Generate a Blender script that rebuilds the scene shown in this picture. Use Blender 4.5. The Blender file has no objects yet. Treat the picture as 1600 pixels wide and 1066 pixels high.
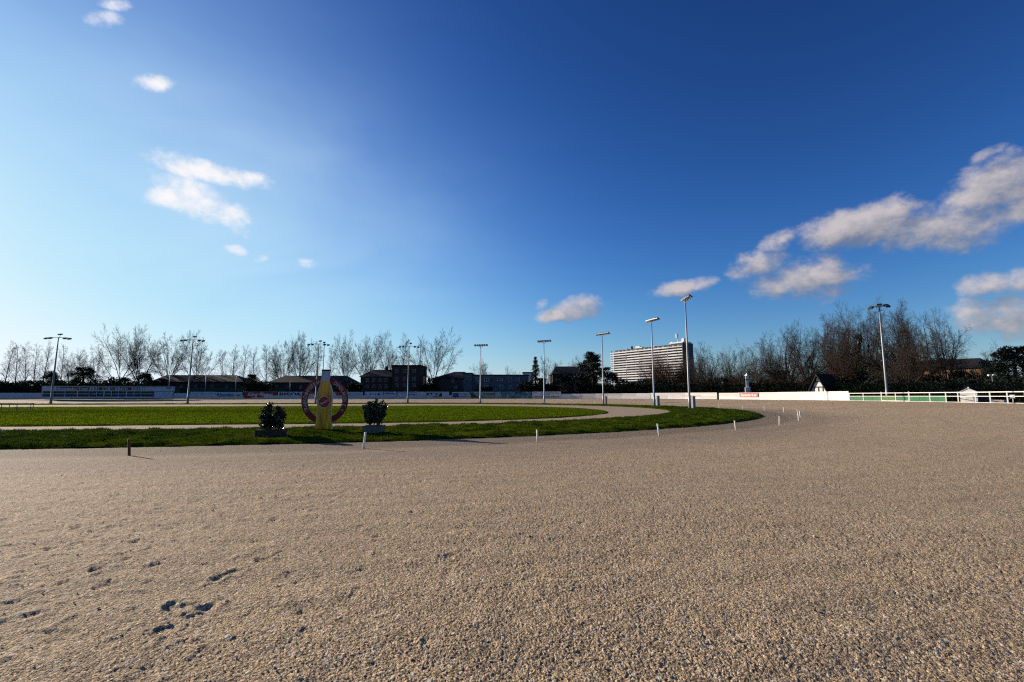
import bpy, math, random
import numpy as np
from mathutils import Matrix, Vector

# ------------------------------------------------------------------ camera, sky, sun, exposure
scene = bpy.context.scene
COL = scene.collection
R = math.radians
F = 735.0                                   # focal length in photograph pixels (1600 wide)
TH = math.atan(86.0 / F)                    # camera tipped up a little
EYE = 1.6
cam = bpy.data.cameras.new('camera')
cam_o = bpy.data.objects.new('camera', cam)
COL.objects.link(cam_o)
scene.camera = cam_o
cam.sensor_width = 36
cam.lens = F / 1600 * 36
cam.clip_end = 9000
cam.clip_start = 0.05
cam_o.location = (0, 0, EYE)
cam_o.rotation_euler = (math.pi / 2 + TH, 0, 0)
vs = scene.view_settings
vs.view_transform = 'Standard'
vs.look = 'None'
vs.gamma = 1
vs.exposure = 0.75
SUN_AZ, SUN_EL = -60.0, 17.0                # left of the view, low
SUN_DIR = Vector((math.sin(R(SUN_AZ)) * math.cos(R(SUN_EL)), math.cos(R(SUN_AZ)) * math.cos(R(SUN_EL)), math.sin(R(SUN_EL))))
sun = bpy.data.lights.new('sun', 'SUN')
sun.energy = 5.0
sun.angle = R(0.53)
sun.color = (1.0, 0.86, 0.69)
sun_o = bpy.data.objects.new('sun', sun)
COL.objects.link(sun_o)
sun_o.rotation_euler = (-SUN_DIR).to_track_quat('-Z', 'Y').to_euler()
sun_o.location = (-60, 30, 40)


def ray(px, py):
    xv, yv = (px - 800) / F, (533 - py) / F
    return Vector((xv, math.cos(TH) - math.sin(TH) * yv, math.sin(TH) + math.cos(TH) * yv))


def at(px, py, Y):
    d = ray(px, py)
    t = Y / d.y
    return Vector((d.x * t, Y, EYE + d.z * t))


def azel(px, py):
    d = ray(px, py).normalized()
    return math.atan2(d.x, d.y), math.asin(d.z)


world = bpy.data.worlds.new('World')
scene.world = world
world.use_nodes = True
wt = world.node_tree
WN, WL = wt.nodes, wt.links


def build_sky():
    bg = WN['Background']
    STR = 0.06
    bg.inputs[1].default_value = STR
    sky = WN.new('ShaderNodeTexSky')
    sky.sky_type = 'NISHITA'
    sky.sun_disc = False
    sky.sun_elevation = R(SUN_EL)
    sky.sun_rotation = R(SUN_AZ)
    sky.air_density = 1.0
    sky.dust_density = 0.25
    sky.ozone_density = 3.0

    def m(op, a, b=None, c=None, clamp=False):
        n = WN.new('ShaderNodeMath')
        n.operation = op
        n.use_clamp = clamp
        for i, v in enumerate((a, b, c)):
            if v is None:
                continue
            if isinstance(v, (int, float)):
                n.inputs[i].default_value = v
            else:
                WL.new(v, n.inputs[i])
        return n.outputs[0]

    # film response of the photograph: steep and saturated, rolling off to white
    sep = WN.new('ShaderNodeSeparateColor')
    WL.new(sky.outputs[0], sep.inputs[0])
    comb = WN.new('ShaderNodeCombineColor')
    K = 1.0 / (STR * 2 ** vs.exposure)
    for i, (a, g) in enumerate(((-3.52, 1.80), (-3.14, 1.82), (-2.97, 1.97))):
        p = m('POWER', sep.outputs[i], g)
        e = m('POWER', math.e, m('MULTIPLY', p, -math.exp(a)))
        WL.new(m('MULTIPLY', m('SUBTRACT', 1.0, e), K), comb.inputs[i])

    tc = WN.new('ShaderNodeTexCoord')

    def angles(vec):
        s = WN.new('ShaderNodeSeparateXYZ')
        WL.new(vec, s.inputs[0])
        c = WN.new('ShaderNodeCombineXYZ')
        WL.new(m('ARCTAN2', s.outputs[0], s.outputs[1]), c.inputs[0])
        WL.new(m('ARCSINE', s.outputs[2]), c.inputs[1])
        return c.outputs[0]

    def field(ang, ells):
        out = None
        for (a0, e0, ra, re, rot, w) in ells:
            mp = WN.new('ShaderNodeMapping')
            mp.vector_type = 'TEXTURE'
            mp.inputs['Location'].default_value = (a0, e0, 0)
            mp.inputs['Rotation'].default_value = (0, 0, rot)
            mp.inputs['Scale'].default_value = (ra, re, 1)
            WL.new(ang, mp.inputs[0])
            d = WN.new('ShaderNodeVectorMath')
            d.operation = 'DOT_PRODUCT'
            WL.new(mp.outputs[0], d.inputs[0])
            WL.new(mp.outputs[0], d.inputs[1])
            q = m('SUBTRACT', w, d.outputs['Value'])
            out = q if out is None else m('MAXIMUM', out, q)
        return out

    def ell(px, py, wx, hy, rot=0, w=1.0):
        a0, e0 = azel(px, py)
        a1, _ = azel(px + wx, py)
        _, e1 = azel(px, py - hy)
        return (a0, e0, abs(a1 - a0), abs(e1 - e0), R(rot), w)

    left = [ell(338, 270, 94, 21, -3, .85), ell(272, 262, 60, 19, -10, .5), ell(312, 317, 92, 36, -14, .85), ell(268, 306, 50, 30, 0, .8),
            ell(241, 129, 46, 17, 14, .5), ell(163, 30, 46, 18, 25, .5), ell(185, 8, 40, 14, 20, .5),
            ell(366, 391, 34, 13, -10, .25), ell(405, 408, 28, 15, 25, .25), ell(478, 412, 28, 15, -12, .28)]
    right = [ell(862, 494, 30, 9, 8), ell(905, 482, 34, 16, 5), ell(845, 476, 13, 9, 30, .4), ell(1062, 449, 40, 11, 8), ell(1095, 442, 24, 11, 0, .8),
             ell(1190, 414, 46, 22, 0), ell(1250, 434, 84, 28, -4), ell(1215, 379, 32, 15, 20), ell(1300, 360, 64, 24, 5), ell(1360, 352, 72, 28, 5),
             ell(1440, 358, 70, 26, 8), ell(1500, 350, 70, 40, 10), ell(1530, 318, 66, 42, 15), ell(1590, 296, 70, 48, 20), ell(1660, 300, 80, 56, 0),
             ell(1548, 443, 42, 18, 8), ell(1610, 436, 50, 22, 0), ell(1560, 490, 68, 27, 0), ell(1620, 494, 70, 34, 0), ell(1545, 238, 34, 10, 15, .35)]
    right = [(a, e, ra * 1.30, re * 1.32, ro, w) for (a, e, ra, re, ro, w) in right]
    # the same weather goes on outside the frame
    rr = random.Random(11)
    for k in range(4):
        a = R(rr.uniform(58, 290))
        e = R(rr.uniform(8, 48))
        s = rr.uniform(.05, .12)
        right.append((a if a < math.pi else a - 2 * math.pi, e, s * 1.6, s * .6, R(rr.uniform(-10, 10)), 1.0))

    def noise(vec, scale, detail, rough, dist=0.0):
        n = WN.new('ShaderNodeTexNoise')
        n.inputs['Scale'].default_value = scale
        n.inputs['Detail'].default_value = detail
        n.inputs['Roughness'].default_value = rough
        n.inputs['Distortion'].default_value = dist
        WL.new(vec, n.inputs['Vector'])
        return n.outputs['Fac']

    def stretch(vec, sx, sy, sz):
        mp = WN.new('ShaderNodeMapping')
        mp.inputs['Scale'].default_value = (sx, sy, sz)
        WL.new(vec, mp.inputs[0])
        return mp.outputs[0]

    def offset(vec, off):
        mp = WN.new('ShaderNodeVectorMath')
        mp.operation = 'ADD'
        mp.inputs[1].default_value = off
        WL.new(vec, mp.inputs[0])
        return mp.outputs[0]

    g = tc.outputs['Generated']

    def dens(vec, ells, amp, scale, det):
        n1 = noise(stretch(vec, 1, 1, 1.35), scale, det, .62, .0)
        f = m('MAXIMUM', field(angles(vec), ells), -1.6)
        return m('ADD', f, m('MULTIPLY', m('SUBTRACT', n1, .5), amp))

    def ss(v, lo, hi):
        n = WN.new('ShaderNodeMapRange')
        n.interpolation_type = 'SMOOTHSTEP'
        n.inputs['From Min'].default_value = lo
        n.inputs['From Max'].default_value = hi
        WL.new(v, n.inputs['Value'])
        return n.outputs[0]

    def mix(fac, a, b):
        n = WN.new('ShaderNodeMix')
        n.data_type = 'RGBA'
        WL.new(fac, n.inputs['Factor']) if not isinstance(fac, float) else None
        for s, v in (('A', a), ('B', b)):
            sock = [i for i in n.inputs if i.name == s and i.type == 'RGBA'][0]
            if isinstance(v, tuple):
                sock.default_value = v
            else:
                WL.new(v, sock)
        return [o for o in n.outputs if o.type == 'RGBA'][0]

    def rad(r, gg, b):
        return (r * K, gg * K, b * K, 1)

    col = comb.outputs[0]
    ang = angles(g)
    sx = WN.new('ShaderNodeSeparateXYZ')
    WL.new(ang, sx.inputs[0])
    # pale air along the horizon
    hz = m('POWER', math.e, m('MULTIPLY', m('ABSOLUTE', sx.outputs[1]), -13.0))
    lum = WN.new('ShaderNodeRGBToBW')
    WL.new(col, lum.inputs[0])
    hcol = WN.new('ShaderNodeVectorMath')
    hcol.operation = 'SCALE'
    hcol.inputs[0].default_value = (.86, 1.0, 1.17)
    WL.new(lum.outputs[0], hcol.inputs['Scale'])
    col = mix(m('MULTIPLY', hz, .8), col, hcol.outputs[0])
    # thin high veil towards the sun
    veil_f = field(ang, [(azel(290, 350)[0], azel(290, 350)[1], .43, .29, R(-15), 0.0)])
    vn = noise(stretch(g, 1, 1, 2.6), 1.6, 4, .55, .6)
    va = m('MULTIPLY', m('POWER', math.e, veil_f), m('MULTIPLY_ADD', vn, .9, .10))
    col = mix(m('MULTIPLY', va, 1.05), col, rad(.60, .83, .97))
    # clouds: thin and blown out by the sun, modelled by side light away from it
    cl = left + right
    d1 = dens(g, cl, 3.3, 17, 9)
    d2 = dens(offset(g, (-0.016, 0.004, 0.022)), cl, 3.3, 17, 5)
    al = ss(d1, -0.2, 1.1)
    lit = m('MULTIPLY_ADD', m('SUBTRACT', d1, d2), .50, .38, True)
    near_sun = ss(sx.outputs[0], .12, -.35)
    lit = m('MAXIMUM', lit, near_sun)
    ccol = mix(lit, rad(.20, .225, .29), rad(.60, .55, .565))
    ccol = mix(near_sun, ccol, rad(.99, .96, .97))
    col = mix(m('MULTIPLY', al, .95), col, ccol)
    WL.new(col, bg.inputs[0])


build_sky()
world.cycles.sampling_method = 'MANUAL'
world.cycles.sample_map_resolution = 512
scene.cycles.use_adaptive_sampling = True
scene.cycles.adaptive_threshold = 0.015
scene.cycles.adaptive_min_samples = 8
scene.cycles.use_denoising = False
scene.cycles.filter_width = 1.2
scene.cycles.max_bounces = 5
scene.cycles.diffuse_bounces = 2
scene.cycles.glossy_bounces = 2
scene.cycles.transmission_bounces = 3
scene.cycles.caustics_reflective = False
scene.cycles.caustics_refractive = False

# ------------------------------------------------------------------ small helpers


def tag(o, label=None, cat=None, group=None, kind=None):
    if label:
        o['label'] = label
    if cat:
        o['category'] = cat
    if group:
        o['group'] = group
    if kind:
        o['kind'] = kind
    return o


def empty(name, loc=(0, 0, 0), rz=0.0):
    o = bpy.data.objects.new(name, None)
    o.location = loc
    o.rotation_euler = (0, 0, rz)
    o.empty_display_size = .3
    COL.objects.link(o)
    return o


def obj(name, mesh, parent=None, loc=None, rot=None, scale=None):
    o = bpy.data.objects.new(name, mesh)
    COL.objects.link(o)
    if parent:
        o.parent = parent
    if loc is not None:
        o.location = loc
    if rot is not None:
        o.rotation_euler = rot
    if scale is not None:
        o.scale = scale
    return o


def copy_tree(o, parent=None):
    c = o.copy()
    COL.objects.link(c)
    c.parent = parent
    for ch in o.children:
        copy_tree(ch, c)
    return c


MATS = {}


def mat(name, col, rough=.8, var=.2, scale=6.0, metallic=0.0, bump=0.0, col2=None, spec=.3, detail=5, coat=0, trans=0.0, objrand=0.0, vert=False):
    """plain surface with procedural grain: two tones mixed by noise, optional bump"""
    if name in MATS:
        return MATS[name]
    m = bpy.data.materials.new(name)
    m.use_nodes = True
    nt = m.node_tree
    N, L = nt.nodes, nt.links
    b = N['Principled BSDF']
    b.inputs['Roughness'].default_value = rough
    b.inputs['Metallic'].default_value = metallic
    b.inputs['Specular IOR Level'].default_value = spec
    tc = N.new('ShaderNodeTexCoord')
    src = tc.outputs['Object']
    if vert:
        mp = N.new('ShaderNodeMapping')
        mp.inputs['Scale'].default_value = (1, 1, .12)
        L.new(src, mp.inputs[0])
        src = mp.outputs[0]
    nz = N.new('ShaderNodeTexNoise')
    nz.inputs['Scale'].default_value = scale
    nz.inputs['Detail'].default_value = detail
    nz.inputs['Roughness'].default_value = .65
    L.new(src, nz.inputs['Vector'])
    mx = N.new('ShaderNodeMix')
    mx.data_type = 'RGBA'
    c2 = col2 or tuple(c * (1 - var) for c in col)
    c1 = tuple(min(1, c * (1 + var)) for c in col) if col2 is None else col
    mx.inputs[6].default_value = (*c2, 1)
    mx.inputs[7].default_value = (*c1, 1)
    ramp = N.new('ShaderNodeMapRange')
    ramp.inputs['From Min'].default_value = .32
    ramp.inputs['From Max'].default_value = .68
    L.new(nz.outputs['Fac'], ramp.inputs['Value'])
    L.new(ramp.outputs[0], mx.inputs[0])
    out = mx.outputs[2]
    if objrand:
        oi = N.new('ShaderNodeObjectInfo')
        hs = N.new('ShaderNodeHueSaturation')
        mr = N.new('ShaderNodeMapRange')
        mr.inputs['To Min'].default_value = 1 - objrand
        mr.inputs['To Max'].default_value = 1 + objrand
        L.new(oi.outputs['Random'], mr.inputs['Value'])
        L.new(mr.outputs[0], hs.inputs['Value'])
        L.new(out, hs.inputs['Color'])
        out = hs.outputs[0]
    L.new(out, b.inputs['Base Color'])
    if bump:
        bp = N.new('ShaderNodeBump')
        bp.inputs['Strength'].default_value = bump
        bp.inputs['Distance'].default_value = .02
        L.new(nz.outputs['Fac'], bp.inputs['Height'])
        L.new(bp.outputs[0], b.inputs['Normal'])
    if trans:
        tr = N.new('ShaderNodeBsdfTranslucent')
        L.new(out, tr.inputs['Color'])
        ms = N.new('ShaderNodeMixShader')
        ms.inputs[0].default_value = trans
        L.new(b.outputs[0], ms.inputs[1])
        L.new(tr.outputs[0], ms.inputs[2])
        L.new(ms.outputs[0], N['Material Output'].inputs[0])
    MATS[name] = m
    return m


class MB:
    """collects faces for ONE mesh"""

    def __init__(self):
        self.v, self.f = [], []

    def box(self, c, s, rz=0.0, M=None):
        x, y, z = s[0] / 2, s[1] / 2, s[2] / 2
        b = len(self.v)
        cs, sn = math.cos(rz), math.sin(rz)
        for dx, dy, dz in ((-x, -y, -z), (x, -y, -z), (x, y, -z), (-x, y, -z), (-x, -y, z), (x, -y, z), (x, y, z), (-x, y, z)):
            p = Vector((c[0] + dx * cs - dy * sn, c[1] + dx * sn + dy * cs, c[2] + dz))
            self.v.append(tuple(M @ p) if M else tuple(p))
        for q in ((0, 3, 2, 1), (4, 5, 6, 7), (0, 1, 5, 4), (1, 2, 6, 5), (2, 3, 7, 6), (3, 0, 4, 7)):
            self.f.append(tuple(b + i for i in q))
        return self

    def tube(self, pts, rad, n=8, cap=True):
        pts = [Vector(p) for p in pts]
        b = len(self.v)
        prev = None
        for i, p in enumerate(pts):
            d = (pts[min(i + 1, len(pts) - 1)] - pts[max(i - 1, 0)]).normalized()
            a = prev if prev is not None else (Vector((1, 0, 0)) if abs(d.x) < .8 else Vector((0, 1, 0)))
            u = (a - d * a.dot(d)).normalized()
            prev = u
            w = d.cross(u)
            r = rad[i] if isinstance(rad, (list, tuple)) else rad
            for k in range(n):
                t = 2 * math.pi * k / n
                self.v.append(tuple(p + u * (r * math.cos(t)) + w * (r * math.sin(t))))
        for i in range(len(pts) - 1):
            for k in range(n):
                k2 = (k + 1) % n
                self.f.append((b + i * n + k, b + i * n + k2, b + (i + 1) * n + k2, b + (i + 1) * n + k))
        if cap:
            self.f.append(tuple(b + k for k in reversed(range(n))))
            self.f.append(tuple(b + (len(pts) - 1) * n + k for k in range(n)))
        return self

    def prism(self, poly, y0, y1):
        """outline in x,z swept from y0 to y1"""
        b, n = len(self.v), len(poly)
        for y in (y0, y1):
            for (x, z) in poly:
                self.v.append((x, y, z))
        self.f.append(tuple(b + i for i in range(n)))
        self.f.append(tuple(b + n + i for i in reversed(range(n))))
        for i in range(n):
            j = (i + 1) % n
            self.f.append((b + j, b + i, b + n + i, b + n + j))
        return self

    def ring(self, cx, cz, r0, r1, y0, y1, n=72):
        b = len(self.v)
        for k in range(n):
            t = 2 * math.pi * k / n
            c, s = math.cos(t), math.sin(t)
            self.v += [(cx + r0 * c, y0, cz + r0 * s), (cx + r1 * c, y0, cz + r1 * s), (cx + r1 * c, y1, cz + r1 * s), (cx + r0 * c, y1, cz + r0 * s)]
        for k in range(n):
            a, d = b + 4 * k, b + 4 * ((k + 1) % n)
            for i in range(4):
                j = (i + 1) % 4
                self.f.append((a + i, a + j, d + j, d + i))
        return self

    def face(self, pts):
        b = len(self.v)
        self.v += [tuple(p) for p in pts]
        self.f.append(tuple(range(b, b + len(pts))))
        return self

    def mesh(self, name, material, smooth=False, bevel=0):
        me = bpy.data.meshes.new(name)
        me.from_pydata(self.v, [], self.f)
        me.materials.append(material)
        if bevel:
            import bmesh
            bm = bmesh.new()
            bm.from_mesh(me)
            bmesh.ops.bevel(bm, geom=list(bm.edges), offset=bevel, segments=1, affect='EDGES', clamp_overlap=True)
            bm.to_mesh(me)
            bm.free()
        if smooth:
            me.polygons.foreach_set('use_smooth', [True] * len(me.polygons))
        me.update()
        return me

    def build(self, name, material, parent=None, loc=None, rot=None, smooth=False, bevel=0):
        return obj(name, self.mesh(name, material, smooth, bevel), parent, loc, rot)


def np_mesh(name, verts, faces, material, smooth=False):
    """numpy verts (n,3), faces (m,k)"""
    me = bpy.data.meshes.new(name)
    nv, (nf, k) = len(verts), faces.shape
    me.vertices.add(nv)
    me.vertices.foreach_set('co', np.ascontiguousarray(verts, dtype=np.float32).ravel())
    me.loops.add(nf * k)
    me.loops.foreach_set('vertex_index', np.ascontiguousarray(faces, dtype=np.int32).ravel())
    me.polygons.add(nf)
    me.polygons.foreach_set('loop_start', np.arange(0, nf * k, k, dtype=np.int32))
    me.polygons.foreach_set('loop_total', np.full(nf, k, dtype=np.int32))
    if smooth:
        me.polygons.foreach_set('use_smooth', np.ones(nf, dtype=bool))
    me.materials.append(material)
    me.update(calc_edges=True)
    me.validate()
    return me


_TXT = {}


def text_mesh(s, w, h, material, shear=0.0, y=0.0, bold=0.0, cx=0.0, cz=0.0, italic_font=False):
    """flat lettering in the x,z plane facing -y, fitted to w x h"""
    cu = bpy.data.curves.new('lettering', 'FONT')
    cu.body = s
    cu.shear = shear
    cu.offset = bold
    cu.resolution_u = 3
    cu.extrude = 0.0
    t = bpy.data.objects.new('lettering_tmp', cu)
    COL.objects.link(t)
    dg = bpy.context.evaluated_depsgraph_get()
    me = bpy.data.meshes.new_from_object(t.evaluated_get(dg))
    bpy.data.objects.remove(t)
    bpy.data.curves.remove(cu)
    n = len(me.vertices)
    co = np.empty(n * 3, dtype=np.float32)
    me.vertices.foreach_get('co', co)
    co = co.reshape(-1, 3)
    lo, hi = co.min(0), co.max(0)
    sx = w / max(hi[0] - lo[0], 1e-6)
    sz = h / max(hi[1] - lo[1], 1e-6)
    out = np.empty_like(co)
    out[:, 0] = (co[:, 0] - (lo[0] + hi[0]) / 2) * sx + cx
    out[:, 1] = y
    out[:, 2] = (co[:, 1] - (lo[1] + hi[1]) / 2) * sz + cz
    me.vertices.foreach_set('co', out.ravel())
    me.materials.clear()
    me.materials.append(material)
    me.update()
    return me


# ------------------------------------------------------------------ layout of the oval
AX = R(10)
U = np.array([math.cos(AX), math.sin(AX)])
NV = np.array([-math.sin(AX), math.cos(AX)])
U0, N0 = -9.0, 62.0


def oval(x, y, u0=U0, n0=N0):
    """distance from the spine of the oval, and the angle round its end"""
    u = x * U[0] + y * U[1]
    n = x * NV[0] + y * NV[1]
    du = np.maximum(u - u0, 0)
    return np.hypot(du, n - n0), np.arctan2(n - n0, du)


def sstep(t):
    t = np.clip(t, 0, 1)
    return t * t * (3 - 2 * t)


BANK = 0.92


def ground_z(x, y):
    x, y = np.asarray(x, dtype=float), np.asarray(y, dtype=float)
    r, ph = oval(x, y)
    amp = BANK * sstep((np.degrees(ph) + 82) / 52)
    t = np.clip((r - 49) / 16.5, 0, 1)
    t = t * .75 + sstep(t) * .25
    return amp * t


def gz(x, y):
    return float(ground_z(x, y))


def stad(s, rr, u0=U0, n0=N0, rref=45.0):
    """point on the oval: s runs along the near straight (s<0), round the end, back along the far straight"""
    s, rr = np.asarray(s, dtype=float), np.asarray(rr, dtype=float)
    ph = np.clip(s / rref, 0, math.pi) - math.pi / 2
    u = u0 + np.minimum(s, 0) - np.maximum(s - math.pi * rref, 0) + rr * np.cos(ph)
    n = n0 + rr * np.sin(ph)
    return u * U[0] + n * NV[0], u * U[1] + n * NV[1]


def wall_pt(px, rw=67.0, py=620.0):
    """where the direction of a photo column meets the outer boundary of the track"""
    d = ray(px, py)
    k = d.x / d.y
    lo, hi = 1.0, 400.0
    for _ in range(60):
        mid = (lo + hi) / 2
        if float(oval(np.array(k * mid), np.array(mid))[0]) < rw:
            lo = mid
        else:
            hi = mid
    return Vector((k * lo, lo, gz(k * lo, lo)))


def _hash(ix, iy, seed):
    h = (ix.astype(np.int64) * 374761393 + iy.astype(np.int64) * 668265263 + seed * 1442695041) & 0x7fffffff
    h = (h ^ (h >> 13)) * 1274126177 & 0x7fffffff
    h = (h ^ (h >> 16)) * 69069 & 0x7fffffff
    return ((h ^ (h >> 11)) & 0xfffff) / float(0xfffff)


def vnoise(x, y, seed=0):
    ix, iy = np.floor(x), np.floor(y)
    fx, fy = x - ix, y - iy
    fx, fy = fx * fx * (3 - 2 * fx), fy * fy * (3 - 2 * fy)
    a, b = _hash(ix, iy, seed), _hash(ix + 1, iy, seed)
    c, d = _hash(ix, iy + 1, seed), _hash(ix + 1, iy + 1, seed)
    return (a + (b - a) * fx) * (1 - fy) + (c + (d - c) * fx) * fy


# ------------------------------------------------------------------ ground materials
def node_kit(name):
    m = bpy.data.materials.new(name)
    m.use_nodes = True
    return m, m.node_tree.nodes, m.node_tree.links


def track_material():
    m, N, L = node_kit('racetrack_gravel')
    b = N['Principled BSDF']
    b.inputs['Roughness'].default_value = .9
    b.inputs['Specular IOR Level'].default_value = .15
    geo = N.new('ShaderNodeNewGeometry')
    pos = geo.outputs['Position']

    def math_(op, a, b_=None, c=None, clamp=False):
        n = N.new('ShaderNodeMath')
        n.operation = op
        n.use_clamp = clamp
        for i, v in enumerate((a, b_, c)):
            if v is None:
                continue
            if isinstance(v, (int, float)):
                n.inputs[i].default_value = v
            else:
                L.new(v, n.inputs[i])
        return n.outputs[0]

    def noise(scale, detail=4, rough=.6, vec=None):
        n = N.new('ShaderNodeTexNoise')
        n.inputs['Scale'].default_value = scale
        n.inputs['Detail'].default_value = detail
        n.inputs['Roughness'].default_value = rough
        L.new(vec or pos, n.inputs['Vector'])
        return n.outputs['Fac']

    def mrange(v, a, c, lo=0.0, hi=1.0, smooth=True):
        n = N.new('ShaderNodeMapRange')
        n.interpolation_type = 'SMOOTHSTEP' if smooth else 'LINEAR'
        n.inputs['From Min'].default_value = a
        n.inputs['From Max'].default_value = c
        n.inputs['To Min'].default_value = lo
        n.inputs['To Max'].default_value = hi
        L.new(v, n.inputs['Value'])
        return n.outputs[0]

    def mix(f, a, c, mode='MIX'):
        n = N.new('ShaderNodeMix')
        n.data_type = 'RGBA'
        n.blend_type = mode
        if isinstance(f, float):
            n.inputs[0].default_value = f
        else:
            L.new(f, n.inputs[0])
        for i, v in ((6, a), (7, c)):
            if isinstance(v, tuple):
                n.inputs[i].default_value = v if len(v) == 4 else (*v, 1)
            else:
                L.new(v, n.inputs[i])
        return n.outputs[2]

    # distance from the oval's spine
    s = N.new('ShaderNodeSeparateXYZ')
    L.new(pos, s.inputs[0])
    u = math_('MULTIPLY_ADD', s.outputs[0], float(U[0]), math_('MULTIPLY', s.outputs[1], float(U[1])))
    n = math_('MULTIPLY_ADD', s.outputs[0], float(NV[0]), math_('MULTIPLY', s.outputs[1], float(NV[1])))
    du = math_('MAXIMUM', math_('SUBTRACT', u, U0), 0.0)
    dn = math_('SUBTRACT', n, N0)
    rr = math_('SQRT', math_('MULTIPLY_ADD', du, du, math_('MULTIPLY', dn, dn)))
    wob = math_('ADD', rr, math_('MULTIPLY', math_('SUBTRACT', noise(.35, 3), .5), 1.2))

    # grains: one tone per stone, the darkest cells also painted in as grain shadow
    def grains(scale, seed):
        v = N.new('ShaderNodeTexVoronoi')
        v.inputs['Scale'].default_value = scale
        v.inputs['Randomness'].default_value = 1
        mp = N.new('ShaderNodeMapping')
        mp.inputs['Location'].default_value = (seed, seed * .7, 0)
        L.new(pos, mp.inputs[0])
        L.new(mp.outputs[0], v.inputs['Vector'])
        sc = N.new('ShaderNodeSeparateColor')
        L.new(v.outputs['Color'], sc.inputs[0])
        return v.outputs['Distance'], sc.outputs[0], sc.outputs[1]

    d1, g1, g1b = grains(95, 0)
    d2, g2, g2b = grains(38, 7)
    d3, g3, g3b = grains(15, 3)
    base = mix(mrange(noise(.9, 6, .65), .3, .7), (.365, .280, .182), (.425, .324, .208))
    base = mix(mrange(noise(.13, 4, .6), .35, .65, 0, .5), base, (.325, .255, .168))
    ramp = N.new('ShaderNodeValToRGB')
    cr = ramp.color_ramp
    cr.elements[0].position = 0
    cr.elements[0].color = (.16, .14, .135, 1)
    cr.elements[1].position = 1
    cr.elements[1].color = (2.1, 2.05, 2.0, 1)
    for p, c in ((.22, (.42, .40, .38, 1)), (.34, (.86, .84, .81, 1)), (.55, (1.02, 1.0, .97, 1)), (.85, (1.22, 1.2, 1.17, 1))):
        e = cr.elements.new(p)
        e.color = c
    L.new(g1, ramp.inputs[0])
    base = mix(.85, base, ramp.outputs[0], 'MULTIPLY')
    base = mix(mrange(g2, 0, 1, .0, .45, False), base, mix(.8, base, (1.35, 1.33, 1.3), 'MULTIPLY'))
    base = mix(mrange(g3, 0, 1, .0, .55, False), base, mix(1.0, base, (.66, .64, .62), 'MULTIPLY'))
    base = mix(mrange(g2, .90, .98, 0, .55), base, (.10, .095, .09))
    base = mix(mrange(g2b, .93, .99, 0, .6), base, (.62, .58, .52))
    # damp, finer apron along the infield
    apron = math_('MULTIPLY', mrange(wob, 47.0, 48.2, 1, 0), mrange(wob, 44.0, 44.6, 0, 1))
    base = mix(math_('MULTIPLY', apron, .92), base, (.170, .134, .095))
    rim = math_('MULTIPLY', mrange(wob, 47.4, 48.4, 0, 1), mrange(wob, 48.8, 52.5, 1, 0))
    base = mix(math_('MULTIPLY', rim, .55), base, (.20, .155, .12))
    # harrow and wheel lines follow the track
    mp = N.new('ShaderNodeCombineXYZ')
    L.new(rr, mp.inputs[0])
    L.new(math_('MULTIPLY', u, .04), mp.inputs[1])
    lines = noise(1.5, 6, .72, mp.outputs[0])
    base = mix(mrange(lines, .54, .68, 0, .36), base, (.215, .165, .115))
    base = mix(mrange(lines, .46, .34, 0, .22), base, (.46, .37, .265))
    # verge outside the boundary
    out = mrange(wob, 67.6, 68.6)
    verge = mix(mrange(noise(3, 5), .35, .65), (.030, .034, .012), (.055, .050, .022))
    base = mix(out, base, verge)
    L.new(base, b.inputs['Base Color'])
    hgt = math_('ADD', math_('MULTIPLY', math_('SUBTRACT', 1.0, d1), .006), math_('MULTIPLY', noise(24, 6, .7), .016))
    hgt = math_('ADD', hgt, math_('MULTIPLY', math_('SUBTRACT', 1.0, d2), .008))
    bp = N.new('ShaderNodeBump')
    bp.inputs['Strength'].default_value = .9
    bp.inputs['Distance'].default_value = 1.0
    L.new(hgt, bp.inputs['Height'])
    L.new(bp.outputs[0], b.inputs['Normal'])
    return m


def turf_material():
    m, N, L = node_kit('turf')
    b = N['Principled BSDF']
    b.inputs['Roughness'].default_value = 1
    b.inputs['Specular IOR Level'].default_value = 0
    geo = N.new('ShaderNodeNewGeometry')
    def noise(scale, det=5):
        n = N.new('ShaderNodeTexNoise')
        n.inputs['Scale'].default_value = scale
        n.inputs['Detail'].default_value = det
        n.inputs['Roughness'].default_value = .65
        L.new(geo.outputs['Position'], n.inputs['Vector'])
        mr = N.new('ShaderNodeMapRange')
        mr.inputs['From Min'].default_value = .33
        mr.inputs['From Max'].default_value = .67
        L.new(n.outputs['Fac'], mr.inputs['Value'])
        return mr.outputs[0], n.outputs['Fac']
    def mix(f, a, c):
        n = N.new('ShaderNodeMix')
        n.data_type = 'RGBA'
        L.new(f, n.inputs[0])
        for i, v in ((6, a), (7, c)):
            if isinstance(v, tuple):
                n.inputs[i].default_value = (*v, 1)
            else:
                L.new(v, n.inputs[i])
        return n.outputs[2]
    a, raw = noise(6, 8)
    c, _ = noise(.5)
    d, raw2 = noise(22, 6)
    base = mix(a, (.018, .034, .002), (.050, .074, .004))
    base = mix(c, base, mix(d, (.044, .062, .004), (.076, .096, .006)))
    L.new(base, b.inputs['Base Color'])
    bp = N.new('ShaderNodeBump')
    bp.inputs['Strength'].default_value = 1
    bp.inputs['Distance'].default_value = .08
    L.new(raw2, bp.inputs['Height'])
    L.new(bp.outputs[0], b.inputs['Normal'])
    return m


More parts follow.
